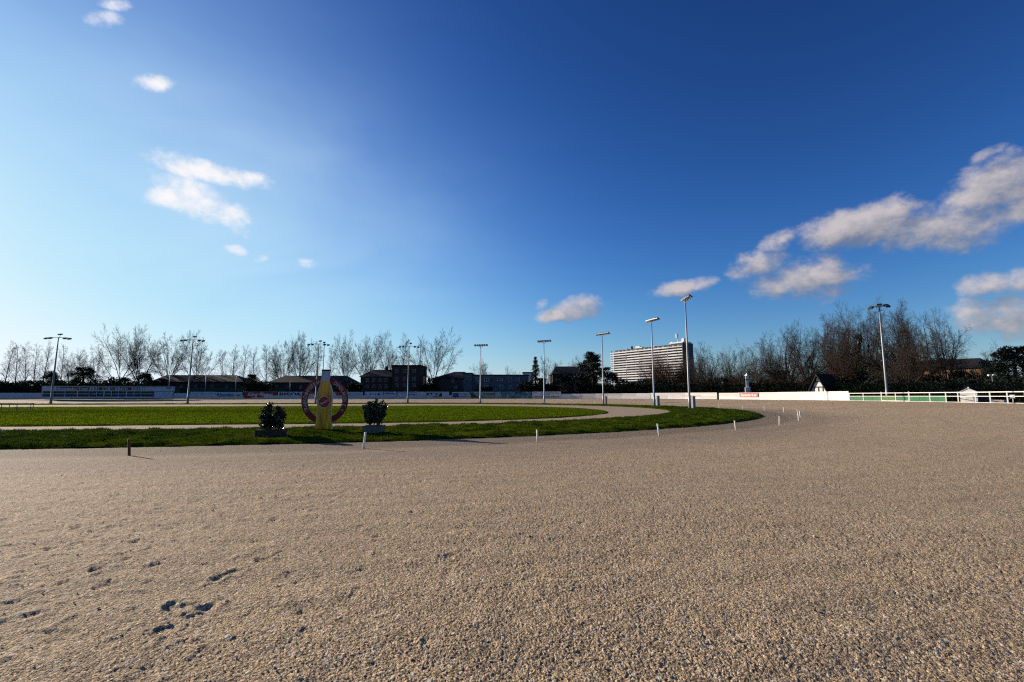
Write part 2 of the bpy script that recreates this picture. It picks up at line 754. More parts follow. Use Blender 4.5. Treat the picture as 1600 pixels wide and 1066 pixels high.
M_TRACK = track_material()
M_TURF = turf_material()
M_BLADE = mat('grass_blade', (.086, .126, .005), .9, .35, 1.5, trans=.45, spec=.0)
M_BLADE2 = mat('grass_blade_near', (.027, .046, .007), .9, .35, 1.5, trans=.35, spec=.0)
M_PATH = mat('path_grit', (.300, .235, .165), .95, .15, 9, bump=.5, detail=9, spec=.1)

# ------------------------------------------------------------------ ground and track (one height field, finer near the viewer)
HOOF = [(100, 911), (168, 914), (200, 874), (240, 884), (20, 942), (82, 857), (58, 843), (36, 871), (128, 832), (118, 826), (142, 831), (152, 890),
        (475, 795), (592, 838), (262, 827), (336, 790), (305, 799), (250, 796), (196, 813), (30, 800), (12, 812), (75, 795), (410, 876), (366, 895),
        (340, 905), (258, 985), (272, 952), (700, 870), (645, 800), (520, 760), (455, 745), (590, 745), (320, 950), (285, 770), (180, 775), (60, 770),
        (15, 840), (105, 780), (140, 800), (230, 775), (365, 772), (430, 812), (545, 735), (660, 752), (120, 850), (20, 905), (55, 960)]


def build_ground():
    rng = np.random.default_rng(5)
    # rings
    rs = [0.05, .4, .8, 1.1, 1.4]
    r = 1.6
    while r < 16:
        rs.append(r)
        r += max(.0075, r * r / 1150)
    while r < 130:
        rs.append(r)
        r += min(max(.2, r * r / 900), 1.6)
    while r < 5200:
        rs.append(r)
        r *= 1.25
    rs = np.array(rs)
    fa = np.linspace(R(-56), R(56), 1150)
    ba = np.linspace(R(56), R(304), 90)[1:-1]
    an = np.concatenate([fa, ba])
    na, nr = len(an), len(rs)
    A, RR = np.meshgrid(an, rs)
    # break the fan pattern with a little jitter
    A = A + rng.uniform(-.35, .35, A.shape) * (fa[1] - fa[0])
    X, Y = RR * np.sin(A), RR * np.cos(A)
    Z = ground_z(X, Y)
    fade = sstep((24 - RR) / 14) * (np.abs(A) < 1.05)
    ov, _ = oval(X, Y)
    loose = sstep((ov - 48.6) / 1.0)
    h = (vnoise(X * 5, Y * 5, 1) - .5) * .008 + (vnoise(X * 14, Y * 14, 2) - .5) * .005 + (vnoise(X * 34, Y * 34, 3) - .5) * .0035
    h += (vnoise(X * 90, Y * 90, 4) - .5) * .0055 + (vnoise(X * 170, Y * 170, 9) - .5) * .0075
    cl = vnoise(X * 85, Y * 85, 6)
    h += np.clip(cl - .74, 0, 1) * .022 - np.clip(.18 - cl, 0, 1) * .018
    chop = sstep((vnoise(X * .45, Y * .45, 12) - .30) / .4)
    h = h * (.64 + .30 * chop)
    # clods trampled up on the left
    h += np.clip(vnoise(X * 9, Y * 9, 21) - .74, 0, 1) * .06 * sstep((1.0 - X - Y * .1) / 5) - np.clip(.16 - vnoise(X * 7, Y * 7, 22), 0, 1) * .08 * sstep((2.0 - X) / 4)
    # long harrow ripples along the track
    n_ = X * NV[0] + Y * NV[1]
    h += .006 * np.sin(n_ * 9 + 3 * vnoise(X * .6, Y * .6, 8)) * vnoise(X * .8, Y * .8, 13)
    rnd = random.Random(3)
    spots = []
    for (px, py) in HOOF:
        d = ray(px, py)
        t = -EYE / d.z
        spots.append((d.x * t, d.y * t, 1.0))
    for k in range(60):
        y = rnd.uniform(3, 14)
        x = rnd.uniform(-1.2, .55) * y
        spots.append((x, y, rnd.uniform(.2, .5)))
    for (x, y, am) in spots:
        sc = rnd.uniform(.8, 1.25)
        an_ = rnd.uniform(-.5, .5)
        msk = (np.abs(X - x) < .5) & (np.abs(Y - y) < .5)
        if not msk.any():
            continue
        dx, dy = X[msk] - x, Y[msk] - y
        a_ = dx * math.cos(an_) + dy * math.sin(an_)
        b_ = -dx * math.sin(an_) + dy * math.cos(an_)
        wob = 1 + .9 * (vnoise(X[msk] * 16, Y[msk] * 16, 30) - .5) + .5 * (vnoise(X[msk] * 40, Y[msk] * 40, 31) - .5)
        q = np.sqrt((a_ / (.060 * sc)) ** 2 + (b_ / (.066 * sc)) ** 2) * wob
        dent = -.0125 * am * sstep((1.25 - q) / .9) + .006 * am * np.exp(-((q - 1.5) / .4) ** 2)
        h[msk] += dent
    Z = Z + h * fade * (.25 + .75 * loose)
    V = np.stack([X, Y, Z], -1).reshape(-1, 3)
    i = np.arange(nr - 1)[:, None] * na
    j = np.arange(na)[None, :]
    j2 = (j + 1) % na
    Fq = np.stack([i + j, i + j2, i + na + j2, i + na + j], -1).reshape(-1, 4)
    cen = V[Fq].mean(1)
    rc, _ = oval(cen[:, 0], cen[:, 1])
    inner = (rc > 41) & (rc <= 69)
    outer = (rc > 69) | (rc <= 41)

    def piece(name, sel):
        f = Fq[sel][:, ::-1]
        used, inv = np.unique(f.ravel(), return_inverse=True)
        o = obj(name, np_mesh(name, V[used], inv.reshape(-1, 4), M_TRACK, True))
        o['kind'] = 'structure'
        return o
    piece('racetrack', inner)
    piece('ground', outer)


build_ground()


def sheet(name, s_vals, r_vals, zfun, material, u0=U0, n0=N0, rref=45.0, kind='structure', edge=0.0, seed=1):
    S, RV = np.meshgrid(s_vals, r_vals)
    if edge:
        w = np.zeros_like(RV)
        w[-1] = 1
        w[0] = 1 if r_vals[0] > 1 else 0
        RV = RV + w * (vnoise(S * .9, RV * .1, seed) - .5) * edge * 2 + w * (vnoise(S * 3.7, RV * .1, seed + 5) - .5) * edge
    X, Y = stad(S, RV, u0, n0, rref)
    Z = zfun(X, Y, RV)
    V = np.stack([X, Y, Z], -1).reshape(-1, 3)
    nr, ns = X.shape
    i = np.arange(nr - 1)[:, None] * ns
    j = np.arange(ns - 1)[None, :]
    Fq = np.stack([i + j, i + ns + j, i + ns + j + 1, i + j + 1], -1).reshape(-1, 4)
    o = obj(name, np_mesh(name, V, Fq, material, True))
    o['kind'] = kind
    return o


# inner training path under the infield, then the two bands of turf above it
s_all = np.concatenate([np.arange(-70, 0, 1.2), np.arange(0, 141.4, 1.4), np.arange(141.4, 300, 2.5)])
sheet('inner_path', s_all, np.linspace(8, 40, 30), lambda x, y, r: .012 + .02 * (vnoise(x * 1.3, y * 1.3, 4) - .5), M_PATH)
s_near = np.concatenate([np.arange(-45, 0, .16), np.arange(0, 110, .2), np.arange(110, 300, 1.2)])


def strip_z(x, y, r):
    e = np.minimum(r - 37.4, 45.1 - r)
    return .02 + .10 * sstep(e / .35) + .15 * (vnoise(x * 1.3, y * 1.3, 31) - .5) * sstep(e / .8) + .09 * (vnoise(x * 3.4, y * 3.4, 32) - .5)


sheet('grass_strip', s_near, np.concatenate([[37.4, 37.5, 37.7], np.linspace(38, 44.6, 36), [44.8, 44.95, 45.1]]), strip_z, M_TURF, edge=.10, seed=40)
s_in = np.concatenate([np.arange(-75, 0, .5), np.linspace(0, math.pi * 24, 151)[:-1], math.pi * 24 + np.arange(0, 115, .5)])


def lawn_z(x, y, r):
    return .03 + .06 * sstep((24 - r) / .3) + .05 * (vnoise(x * .8, y * .8, 33) - .5) + .03 * (vnoise(x * 3, y * 3, 34) - .5)


sheet('infield_lawn', s_in, np.concatenate([np.linspace(0, 22, 34), np.linspace(22.4, 24, 6)]), lawn_z, M_TURF, u0=-5.0, n0=53.0, rref=24.0, edge=.12, seed=50)


def blades(name, pts, hgt, wid, material, seed, per=3, label='', lean=.5):
    rng = np.random.default_rng(seed)
    n = len(pts)
    P = np.repeat(pts, per, 0)
    m = n * per
    P[:, :2] += rng.normal(0, .035, (m, 2))
    a = rng.uniform(0, 2 * math.pi, m)
    H = hgt * rng.uniform(.45, 1.25, m)
    W = wid * rng.uniform(.6, 1.3, m)
    dx, dy = np.cos(a) * W, np.sin(a) * W
    lx, ly = rng.normal(0, lean, m) * H, rng.normal(0, lean, m) * H
    v0 = P + np.stack([-dx, -dy, -np.full(m, .01)], 1)
    v1 = P + np.stack([dx, dy, -np.full(m, .01)], 1)
    v2 = P + np.stack([lx, ly, H], 1)
    V = np.stack([v0, v1, v2], 1).reshape(-1, 3)
    o = obj(name, np_mesh(name, V, np.arange(m * 3).reshape(-1, 3), material))
    tag(o, label, 'grass', kind='stuff')
    return o


def build_grass():
    rng = np.random.default_rng(8)
    s = np.concatenate([rng.uniform(-32, 0, 30000), rng.uniform(0, 75, 26000), rng.uniform(75, 150, 5000)])
    r = rng.uniform(37.5, 45.05, len(s))
    x, y = stad(s, r)
    keep = vnoise(x * 2.2, y * 2.2, 77) > .38
    x, y, r = x[keep], y[keep], r[keep]
    z = strip_z(x, y, r)
    blades('grass_tufts', np.stack([x, y, z], 1), .080, .012, M_BLADE2, 1, 3, 'dark tufty grass growing along the strip by the track')
    s = np.concatenate([rng.uniform(-80, 0, 30000), rng.uniform(0, 75.4, 16000), rng.uniform(75.4, 155, 24000)])
    r = 24 * np.sqrt(rng.uniform(.02, .998, len(s)))
    x, y = stad(s, r, -5.0, 53.0, 24.0)
    z = lawn_z(x, y, r)
    blades('lawn_grass', np.stack([x, y, z], 1), .065, .020, M_BLADE, 2, 3, 'bright short grass covering the infield lawn')
    # daisies in the strip
    s = rng.uniform(-30, -2, 170)
    r = rng.uniform(39, 44.6, 170)
    x, y = stad(s, r)
    keep = vnoise(x * .5, y * .5, 90) > .42
    x, y, r = x[keep], y[keep], r[keep]
    blades('daisies', np.stack([x, y, strip_z(x, y, r) + .05], 1), .028, .014, mat('daisy_white', (.75, .75, .72), .6, .1), 3, 2, 'scattered small white daisies in the grass strip', lean=1.2)


build_grass()
# ------------------------------------------------------------------ materials for the things
M_STEEL = mat('galvanised_steel', (.26, .27, .28), .5, .12, 3, metallic=.35, spec=.4, vert=True)
M_STEEL_D = mat('weathered_green_steel', (.13, .16, .16), .6, .2, 3, vert=True)
M_LAMP = mat('lamp_housing', (.055, .057, .060), .5, .2, 8)
M_LENS = mat('lamp_glass', (.30, .32, .34), .12, .1, 8, spec=.6)
M_WHITE = mat('white_paint', (.78, .77, .74), .55, .07, 1.6, col2=(.62, .60, .56), detail=8)
M_WHITE2 = mat('white_paint_worn', (.70, .68, .65), .6, .1, 3.0, col2=(.50, .48, .44), detail=9, bump=.15)
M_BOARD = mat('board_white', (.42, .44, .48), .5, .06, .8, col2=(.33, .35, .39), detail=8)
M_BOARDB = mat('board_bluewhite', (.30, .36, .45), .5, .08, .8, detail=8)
M_GREY = mat('grey_cabinet', (.16, .18, .20), .5, .12, 4)
M_BLACK = mat('black_paint', (.012, .012, .014), .5, .2, 6)
M_DARKGAP = mat('dark_timber_and_gap', (.030, .027, .024), .8, .3, 5)  # timber tone, also used as painted shade in the gap under the barrier
M_RED = mat('red_paint', (.34, .012, .014), .45, .15, 3)
M_MAROON = mat('maroon_paint', (.16, .010, .012), .5, .15, 3)
M_REDSIGN = mat('red_banner', (.60, .10, .08), .5, .12, 3)
M_GREEN = mat('green_panel', (.020, .130, .046), .5, .15, 1.5, col2=(.013, .088, .034), objrand=.08)
M_OLIVE = mat('olive_panel', (.055, .125, .030), .55, .2, 1.5)
M_CREAM = mat('cream_letters', (.46, .42, .36), .5, .1, 5)
M_LETTER_W = mat('white_letters', (.55, .55, .55), .5, .05, 5)
M_LETTER_K = mat('black_letters', (.012, .012, .014), .5, .1, 5)
M_LETTER_B = mat('blue_letters', (.018, .035, .13), .5, .1, 5)
M_LETTER_G = mat('grey_letters', (.11, .12, .14), .5, .1, 5)
M_NET = mat('green_netting', (.016, .042, .028), .9, .3, 2)
M_GLASS = mat('window_glass', (.012, .014, .018), .3, .2, 2, spec=.25)
M_BARK = mat('bark', (.026, .021, .018), .9, .3, 3, bump=.4, objrand=.2)  # bark colour lowered towards the silhouette of backlit trees
M_BARK_R = mat('bark_brown_sunlit', (.050, .036, .026), .9, .3, 3, bump=.4, objrand=.2)  # brown of the side-lit trees put into the bark colour
M_TWIG = mat('twig_backlit_dark', (.022, .017, .015), .9, .3, 2, objrand=.2)  # twig colour darkened so backlit crowns read as black silhouettes
M_TWIG_R = mat('twig_brown_sunlit', (.034, .023, .017), .9, .3, 2, objrand=.25)  # brown of the side-lit trees put into the twig colour
M_TWIG_RED = mat('twig_reddish', (.060, .031, .021), .9, .3, 2, objrand=.2)
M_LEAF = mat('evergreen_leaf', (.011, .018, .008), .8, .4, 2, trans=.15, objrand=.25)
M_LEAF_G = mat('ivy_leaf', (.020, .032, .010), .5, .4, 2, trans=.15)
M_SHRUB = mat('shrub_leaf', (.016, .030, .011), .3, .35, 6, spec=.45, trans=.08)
M_CONCRETE = mat('concrete', (.11, .105, .095), .9, .2, 5, bump=.3, detail=8)
M_TIMBERBOX = mat('stained_timber', (.035, .026, .020), .8, .3, 6, bump=.2)
M_SOIL = mat('soil', (.03, .022, .016), .95, .3, 20)

# ------------------------------------------------------------------ floodlight masts
def lamp_mesh():
    b = MB()
    b.prism([(-.20, .06), (-.16, .20), (.16, .20), (.20, .06)], -.14, .30)
    return b.mesh('lamp', M_LAMP, bevel=.015)


LAMP_ME = lamp_mesh()
LENS_ME = MB().box((0, .08, .045), (.36, .40, .03)).mesh('lens', M_LENS)


def add_lamp(parent, loc, tilt, rz=0.0, s=1.0):
    l = obj('lamp', LAMP_ME, parent, loc, (tilt, 0, rz), (s, s, s))
    obj('lens', LENS_ME, l)
    return l


def mast(loc, H, rz, kind, label, group='floodlight masts round the track', lean=0.0):
    t = empty('floodlight_mast', loc, rz)
    t.rotation_euler = (0, lean, rz)
    tag(t, label, 'floodlight', group)
    ms = M_STEEL_D if kind == 'five' else M_STEEL
    r0 = .135 if kind != 'five' else .17
    MB().tube([(0, 0, -.2), (0, 0, 1.6), (0, 0, 1.62), (0, 0, H * .55), (0, 0, H)], [r0 * 1.25, r0 * 1.2, r0, r0 * .8, r0 * .52], 12).build('pole', ms, t, smooth=True)
    MB().box((0, 0, .06), (.62, .62, .12)).build('base_plate', M_CONCRETE, t, bevel=.02)
    if kind == 'six':
        MB().box((0, 0, H + .04), (3.1, .10, .10)).box((0, .22, H + .04), (2.2, .06, .06)).build('crossarm', ms, t)
        MB().tube([(-1.1, 0, H), (0, 0, H - .55)], .03, 6).build('brace', ms, t)
        MB().tube([(1.1, 0, H), (0, 0, H - .55)], .03, 6).build('brace', ms, t)
        for k in range(6):
            x = -1.42 + k * .568
            add_lamp(t, (x, -.05, H - .05), R(-38), R(180 if k % 2 else 176), 1.15)
    elif kind == 'five':
        MB().tube([(-2.25, 0, H - .15), (-1.6, 0, H), (1.6, 0, H), (2.25, 0, H - .15)], .045, 8).build('crossarm', ms, t)
        for x in (-2.1, -1.3, 1.3, 2.1):
            add_lamp(t, (x, 0, H - .32 + (.05 if abs(x) < 2 else -.02)), R(-24), R(180), 1.35)
        MB().tube([(.15, 0, H - .1), (.32, 0, H + .55)], .035, 6).build('top_bracket', ms, t)
        add_lamp(t, (.35, 0, H + .5), R(-15), R(180), 1.45)
    else:
        MB().box((0, 0, H), (1.7, .10, .10)).build('crossarm', ms, t)
        add_lamp(t, (-.8, 0, H - .2), R(-30), R(150), 1.5)
        add_lamp(t, (.75, 0, H - .12), R(-30), R(200), 1.6)
        add_lamp(t, (.0, 0, H + .05), R(-10), R(180), 1.7)
    return t


def mast_at(px, ybase, Y, ytop, kind, label, rz=None, lean=0.0):
    p = at(px, ybase, Y)
    z0 = .05
    top = at(px, ytop, Y)
    if rz is None:
        _, ph = oval(np.array(p.x), np.array(p.y))
        rz = AX + float(ph) + math.pi / 2
    return mast((p.x, Y, z0), top.z - z0, rz, kind, label, lean=lean)


mast_at(1078, 640, 56.5, 467, 'six', 'tallest floodlight mast on the tip of the grass strip, lamps slanting up')
mast_at(1022.5, 635, 72, 500, 'six', 'floodlight mast standing in front of the apartment block facade')
mast_at(943, 633.5, 87, 521.5, 'six', 'floodlight mast in front of the dark round pine')
mast_at(850.5, 631, 100.5, 533, 'six', 'floodlight mast in front of the board about energy, beside the spruce')
mast_at(750.5, 630, 108, 539.5, 'six', 'floodlight mast between the NRZ board and the landscape picture board')
mast_at(637, 630, 109, 541, 'five', 'thin floodlight mast in front of the flat-topped dark brick house', rz=R(8))
mast_at(493, 630, 105, 537.5, 'five', 'floodlight mast rising just behind the bottle sign', rz=R(8), lean=R(.4))
mast_at(293, 631, 98, 531, 'five', 'floodlight mast right of the number board stand, in front of bare crowns', rz=R(8), lean=R(.3))
mast_at(79, 632, 94, 527.5, 'five', 'leftmost floodlight mast, in front of the stand with number boards', rz=R(8), lean=R(.3))
p = at(1391, 618, 62)
m_r = mast((p.x, 62.5, BANK), at(1380, 478, 62).z - BANK, R(-35), 'three', 'pale floodlight mast with three lamps behind the green gate')
# second, further mast behind the bottle
p = at(503, 620, 140)
t = empty('street_lamp', (p.x, 140, BANK))
tag(t, 'thin lamp post standing far behind the bottle sign neck', 'lamp post')
MB().tube([(0, 0, 0), (0, 0, at(503, 536, 140).z - BANK)], [.14, .08], 8).build('pole', M_STEEL_D, t)
add_lamp(t, (0, 0, at(503, 536, 140).z - BANK), R(-20), R(180), 1.6)

for (px, Y, w, h, lab) in ((1083.2, 56.6, .62, 1.42, 'grey electrical cabinet at the foot of the tallest floodlight mast'),
                           (1028.0, 72.0, .70, 1.45, 'grey electrical cabinet at the mast in front of the apartment block'),
                           (946.5, 87.0, .55, 1.35, 'grey electrical cabinet at the mast in front of the pine')):
    p = at(px, 632, Y)
    t = empty('electrical_cabinet', (p.x + .06, Y + .1, .08), R(12))
    tag(t, lab, 'cabinet', 'cabinets at the mast feet')
    MB().box((0, 0, h / 2 + .06), (w * .55, .4, h)).build('housing', M_GREY, t, bevel=.02)
    MB().box((0, -.212, h / 2 + .06), (w * .46, .02, h * .86)).build('door', M_GREY, t, bevel=.006)
    MB().box((0, 0, h + .09), (w * .62, .46, .05)).build('lid', M_GREY, t, bevel=.01)
    MB().box((0, 0, .03), (w * .6, .44, .08)).build('plinth', M_CONCRETE, t)

# ------------------------------------------------------------------ marker posts along the inner rail line
def marker(x, y, z, h, lean, rz, label, material, worn):
    t = empty('marker_post', (x, y, z), rz)
    tag(t, label, 'marker post', 'marker posts along the inside of the track')
    a, b_ = lean
    n = 10
    pts = [(0, 0, -.05), (a * .3, b_ * .3, h * .35), (a * .8, b_ * .8, h * .8), (a, b_, h)]
    MB().tube(pts, [.034, .034, .032, .031], n).build('shaft', material, t, smooth=True)
    MB().tube([(a, b_, h), (a, b_, h + .022)], [.040, .034], n).build('cap', material, t, smooth=True)
    return t


M_RUST = mat('rusty_post', (.16, .055, .018), .8, .4, 9, col2=(.07, .03, .016))
rm = random.Random(4)
s_list = [-7.9 + 9.0 + k * 6.0 for k in range(30)]
NTH = ['first', 'second', 'third', 'fourth', 'fifth', 'sixth', 'seventh', 'eighth', 'ninth', 'tenth', 'eleventh', 'twelfth', 'thirteenth', 'fourteenth', 'fifteenth',
       'sixteenth', 'seventeenth', 'eighteenth', 'nineteenth', 'twentieth', 'twenty-first', 'twenty-second', 'twenty-third', 'twenty-fourth', 'twenty-fifth', 'twenty-sixth',
       'twenty-seventh', 'twenty-eighth', 'twenty-ninth', 'thirtieth', 'thirty-first', 'thirty-second', 'thirty-third', 'thirty-fourth', 'thirty-fifth', 'thirty-sixth']
base_px = [(202, 712), (568, 701), (840, 691), (1030, 682), (1150, 672), (1218, 665), (1248, 658), (1251, 653)]
place = []
for (px, py) in base_px:
    d = ray(px, py)
    t_ = -EYE / d.z
    place.append((d.x * t_, d.y * t_))
last = place[-1]
s0 = (math.atan2((np.dot(last, NV) - N0), (np.dot(last, U) - U0)) + math.pi / 2) * 45
for k in range(1, 20):
    x_, y_ = stad(s0 + k * 5.7, 47.9)
    place.append((float(x_), float(y_)))
for k, (x, y) in enumerate(place):
    if k == 0:
        lab = 'rusty brown marker post, nearest the left edge of the track'
    elif k == 1:
        lab = 'bent white marker post in front of the right-hand planter'
    else:
        lab = 'white marker post, %s along the track edge counted from the rusty one' % NTH[k]
    hh = .42 if k == 0 else .47 if k == 1 else rm.uniform(.40, .50)
    lean = (rm.uniform(-.05, .05), rm.uniform(-.04, .04)) if k != 1 else (.045, 0)
    if k in (3, 4):
        lean = (-.05, 0)
    marker(x, y, gz(x, y), hh, lean, rm.uniform(-.3, .3), lab, M_RUST if k == 0 else M_WHITE, 0)

# ------------------------------------------------------------------ bottle sign with the ring
def bottle_sign():
    d = ray(505, 674.5)
    t_ = (.07 - EYE) / d.z
    X, Y = d.x * t_, d.y * t_
    k = Y / F / math.cos(TH) * 1.0                   # metres per photo pixel at the sign
    t = empty('bottle_sign', (X, Y, .07), R(2))
    tag(t, 'tall painted bottle sign with a red lettered ring, standing on the grass strip', 'sign')
    zb = 674.5
    prof = [(581.5, 5.9), (590, 5.8), (596.5, 6.2), (602, 7.3), (608, 9.3), (614, 11.0), (620, 11.6), (628, 11.1), (637, 10.5), (646, 10.6), (656, 11.4), (666, 12.3), (672, 12.8), (674.5, 12.3)]

    def outline(grow=0.0, y0=0.0, y1=1e9, seg=None):
        pts = [(w, z) for (z, w) in prof]
        fine = []
        for i in range(len(pts) - 1):
            for q in range(4):
                f = q / 4
                fine.append((pts[i][0] * (1 - f) + pts[i + 1][0] * f, pts[i][1] * (1 - f) + pts[i + 1][1] * f))
        fine.append(pts[-1])
        fine = [(w, z) for (w, z) in fine if y0 <= z <= y1]
        right = [((w + grow) * k, (zb - z) * k) for (w, z) in fine]
        return right + [(-x, z) for (x, z) in reversed(right)]
    MB().prism(outline(.25), -.02, .10).build('bottle_panel', M_CREAM, t)
    m, N, L = node_kit('bottle_print')
    b = N['Principled BSDF']
    b.inputs['Roughness'].default_value = .35
    tc = N.new('ShaderNodeTexCoord')
    sx = N.new('ShaderNodeSeparateXYZ')
    L.new(tc.outputs['Object'], sx.inputs[0])
    cb = N.new('ShaderNodeCombineXYZ')
    L.new(sx.outputs[0], cb.inputs[0])
    sc = N.new('ShaderNodeMath')
    sc.operation = 'MULTIPLY'
    sc.inputs[1].default_value = .12
    L.new(sx.outputs[2], sc.inputs[0])
    L.new(sc.outputs[0], cb.inputs[2])
    nz = N.new('ShaderNodeTexNoise')
    nz.inputs['Scale'].default_value = 9
    nz.inputs['Detail'].default_value = 3
    L.new(cb.outputs[0], nz.inputs['Vector'])
    rp = N.new('ShaderNodeValToRGB')
    e = rp.color_ramp.elements
    e[0].position, e[0].color = .30, (.26, .075, .003, 1)
    e[1].position, e[1].color = .72, (.86, .50, .025, 1)
    q = e.new(.5)
    q.color = (.66, .29, .006, 1)
    L.new(nz.outputs['Fac'], rp.inputs[0])
    L.new(rp.outputs[0], b.inputs['Base Color'])
    MB().prism(outline(-.6, 597.2, 673.6), -.026, -.021).build('bottle_liquid', m, t)
    MB().prism(outline(-.5, 583.5, 596.6), -.026, -.021).build('bottle_neck', mat('frosted_print', (.34, .37, .45), .4, .2, 20), t)
    MB().box((0, .04, (zb - 581.0) * k), (12.6 * k, .15, 2.6 * k)).build('bottle_cap', M_BLACK, t, bevel=.008)
    lz = (zb - 629.7) * k
    lab = MB().tube([(0, -.028, lz), (0, -.045, lz)], 8.6 * k, 40).build('label_disc', M_RED, t)
    MB().ring(0, lz, 8.1 * k, 8.9 * k, -.050, -.030, 48).build('label_rim', M_CREAM, lab)
    tm = text_mesh('Sinalco', 14.5 * k, 4.2 * k, M_CREAM, shear=.35, bold=.012)
    for v in tm.vertices:
        x, z = v.co.x, v.co.z
        c, s = math.cos(R(30)), math.sin(R(30))
        v.co = (x * c - z * s, -.051, x * s + z * c + lz)
    obj('label_lettering', tm, lab)
    rz_ = (zb - 627.5) * k
    ring = MB().ring(0, rz_, 26.6 * k, 35.2 * k, .02, .075, 96).build('ring', M_MAROON, t)
    MB().ring(0, rz_, 34.6 * k, 35.6 * k, .012, .018, 96).build('ring_outline', M_RED, ring)
    rl = 30.6 * k

    def arc(s, a0, a1, h):
        for i, ch in enumerate(s):
            a = a0 + (a1 - a0) * i / (len(s) - 1)
            if ch == ' ':
                continue
            w = {'I': .25, '.': .22, 'E': .55, 'L': .5, 'N': .72, 'V': .75, 'A': .75, 'R': .68, 'B': .65, 'T': .65, 'D': .72, 'S': .6, 'K': .68}.get(ch, .65)
            hh = h * (.2 if ch == '.' else 1)
            me = text_mesh(ch, w * h, hh, M_CREAM, bold=.008, cz=-h * .4 if ch == '.' else 0)
            M = Matrix.Translation((rl * math.cos(R(a)), .015, rz_ + rl * math.sin(R(a)))) @ Matrix.Rotation(-R(a - 90), 4, 'Y')
            for v in me.vertices:
                v.co = M @ v.co
            obj('letter', me, ring)
    arc('TRABRENNVEREIN', 210, 108, 5.4 * k)
    arc('DINSLAKEN E.V.', 60, -36, 5.4 * k)
    for sx_ in (-1, 1):
        MB().tube([(sx_ * 8 * k, .13, -.1), (sx_ * 8 * k, .13, 1.6)], .03, 6).build('support', M_STEEL_D, t)
    return X, Y


SIGN_X, SIGN_Y = bottle_sign()

# ------------------------------------------------------------------ planters with evergreen shrubs
def leaf_quads(rng, cen, rad, n, size, flat=0.0, shell=.55):
    """n small leaf faces spread through ellipsoids (cen, rad arrays)"""
    k = rng.integers(0, len(cen), n)
    d = rng.normal(size=(n, 3))
    d /= np.linalg.norm(d, axis=1)[:, None]
    r = rng.uniform(shell, 1.0, n) ** .7
    P = cen[k] + d * rad[k] * r[:, None]
    a = rng.normal(size=(n, 3)) + d * .3
    a[:, 2] *= (1 - flat)
    a /= np.linalg.norm(a, axis=1)[:, None]
    b = np.cross(a, rng.normal(size=(n, 3)))
    b /= np.linalg.norm(b, axis=1)[:, None] + 1e-9
    s = size * rng.uniform(.6, 1.4, n)[:, None]
    V = np.stack([P - a * s, P + b * s * .45, P + a * s, P - b * s * .45], 1).reshape(-1, 3)
    return V


def planter(px, ybot, w_px, h_px, mat_, lab, shrub_lab, plumes, seed):
    d = ray(px, ybot)
    t_ = (.09 - EYE) / d.z
    X, Y = d.x * t_, d.y * t_
    k = Y / F / math.cos(TH)
    w, h = w_px * k, h_px * k
    t = empty('planter', (X, Y + .25, .07), R(4))
    tag(t, lab, 'planter', 'planters on the grass strip')
    wall = .05
    dpt = .55
    MB().box((0, -dpt / 2, h / 2), (w, wall, h)).build('front_panel', mat_, t, bevel=.008)
    MB().box((0, dpt / 2, h / 2), (w, wall, h)).build('back_panel', mat_, t, bevel=.008)
    for s in (-1, 1):
        MB().box((s * (w / 2 - wall / 2), 0, h / 2 - .002), (wall, dpt - wall - .004, h)).build('side_panel', mat_, t, bevel=.006)
    for dx, dy, sx, sy in ((0, -dpt / 2, w + .05, .09), (0, dpt / 2, w + .05, .09)):
        MB().box((dx, dy, h + .012), (sx, sy, .028)).build('rim', mat_, t, bevel=.005)
    MB().box((0, 0, h - .06), (w - .1, dpt - .1, .03)).build('soil', M_SOIL, t)
    rng = np.random.default_rng(seed)
    sh = empty('shrub', (X, Y + .25, .07 + h - .05), R(20))
    tag(sh, shrub_lab, 'shrub', 'evergreen shrubs in planters')
    cen, rad = [], []
    bm = MB()
    for (x0, x1, z1, r) in plumes:
        x0, x1, z1, r = x0 * k, x1 * k, z1 * k, r * k
        y1 = rng.uniform(-.12, .12)
        bm.tube([(x0, 0, 0), ((x0 + x1) / 2, y1 * .5, z1 * .5), (x1, y1, z1)], [.018, .013, .007], 6)
        n = max(3, int(z1 / .13))
        for i in range(n):
            f = .25 + .75 * (i + 1) / n
            cen.append((x0 + (x1 - x0) * f + rng.normal(0, .03), y1 * f + rng.normal(0, .06), z1 * f))
            rad.append((r * (1.2 - .35 * f), r * (1.2 - .35 * f), r * .8))
    bm.build('stems', M_BARK, sh)
    V = leaf_quads(rng, np.array(cen), np.array(rad), 2600, .055, shell=.15)
    obj('foliage', np_mesh('foliage', V, np.arange(len(V)).reshape(-1, 4), M_SHRUB), sh)


planter(417.5, 684.0, 38, 11.5, M_TIMBERBOX, 'dark timber planter box left of the bottle sign', 'glossy evergreen shrub with two tops left of the bottle sign',
        [(-6, -8, 38, 7), (-3, -2, 41, 7), (0, -10, 28, 7), (4, 12, 31, 6.5), (8, 15, 24, 6.5), (-2, -15, 22, 5), (9, 10, 35, 5), (2, 4, 20, 8), (-8, -9, 14, 7), (12, 13, 14, 7)], 5)
planter(581, 678.5, 29, 12.5, M_CONCRETE, 'weathered grey concrete planter right of the bottle sign', 'round-headed evergreen shrub right of the bottle sign',
        [(-4, -10, 36, 7), (0, 0, 39, 8), (4, 11, 36, 8), (-5, -6, 27, 7), (4, 6, 26, 7), (0, 2, 31, 8), (6, 15, 31, 5.5), (-6, -13, 31, 5), (-5, -7, 14, 5), (5, 6, 15, 5)], 9)

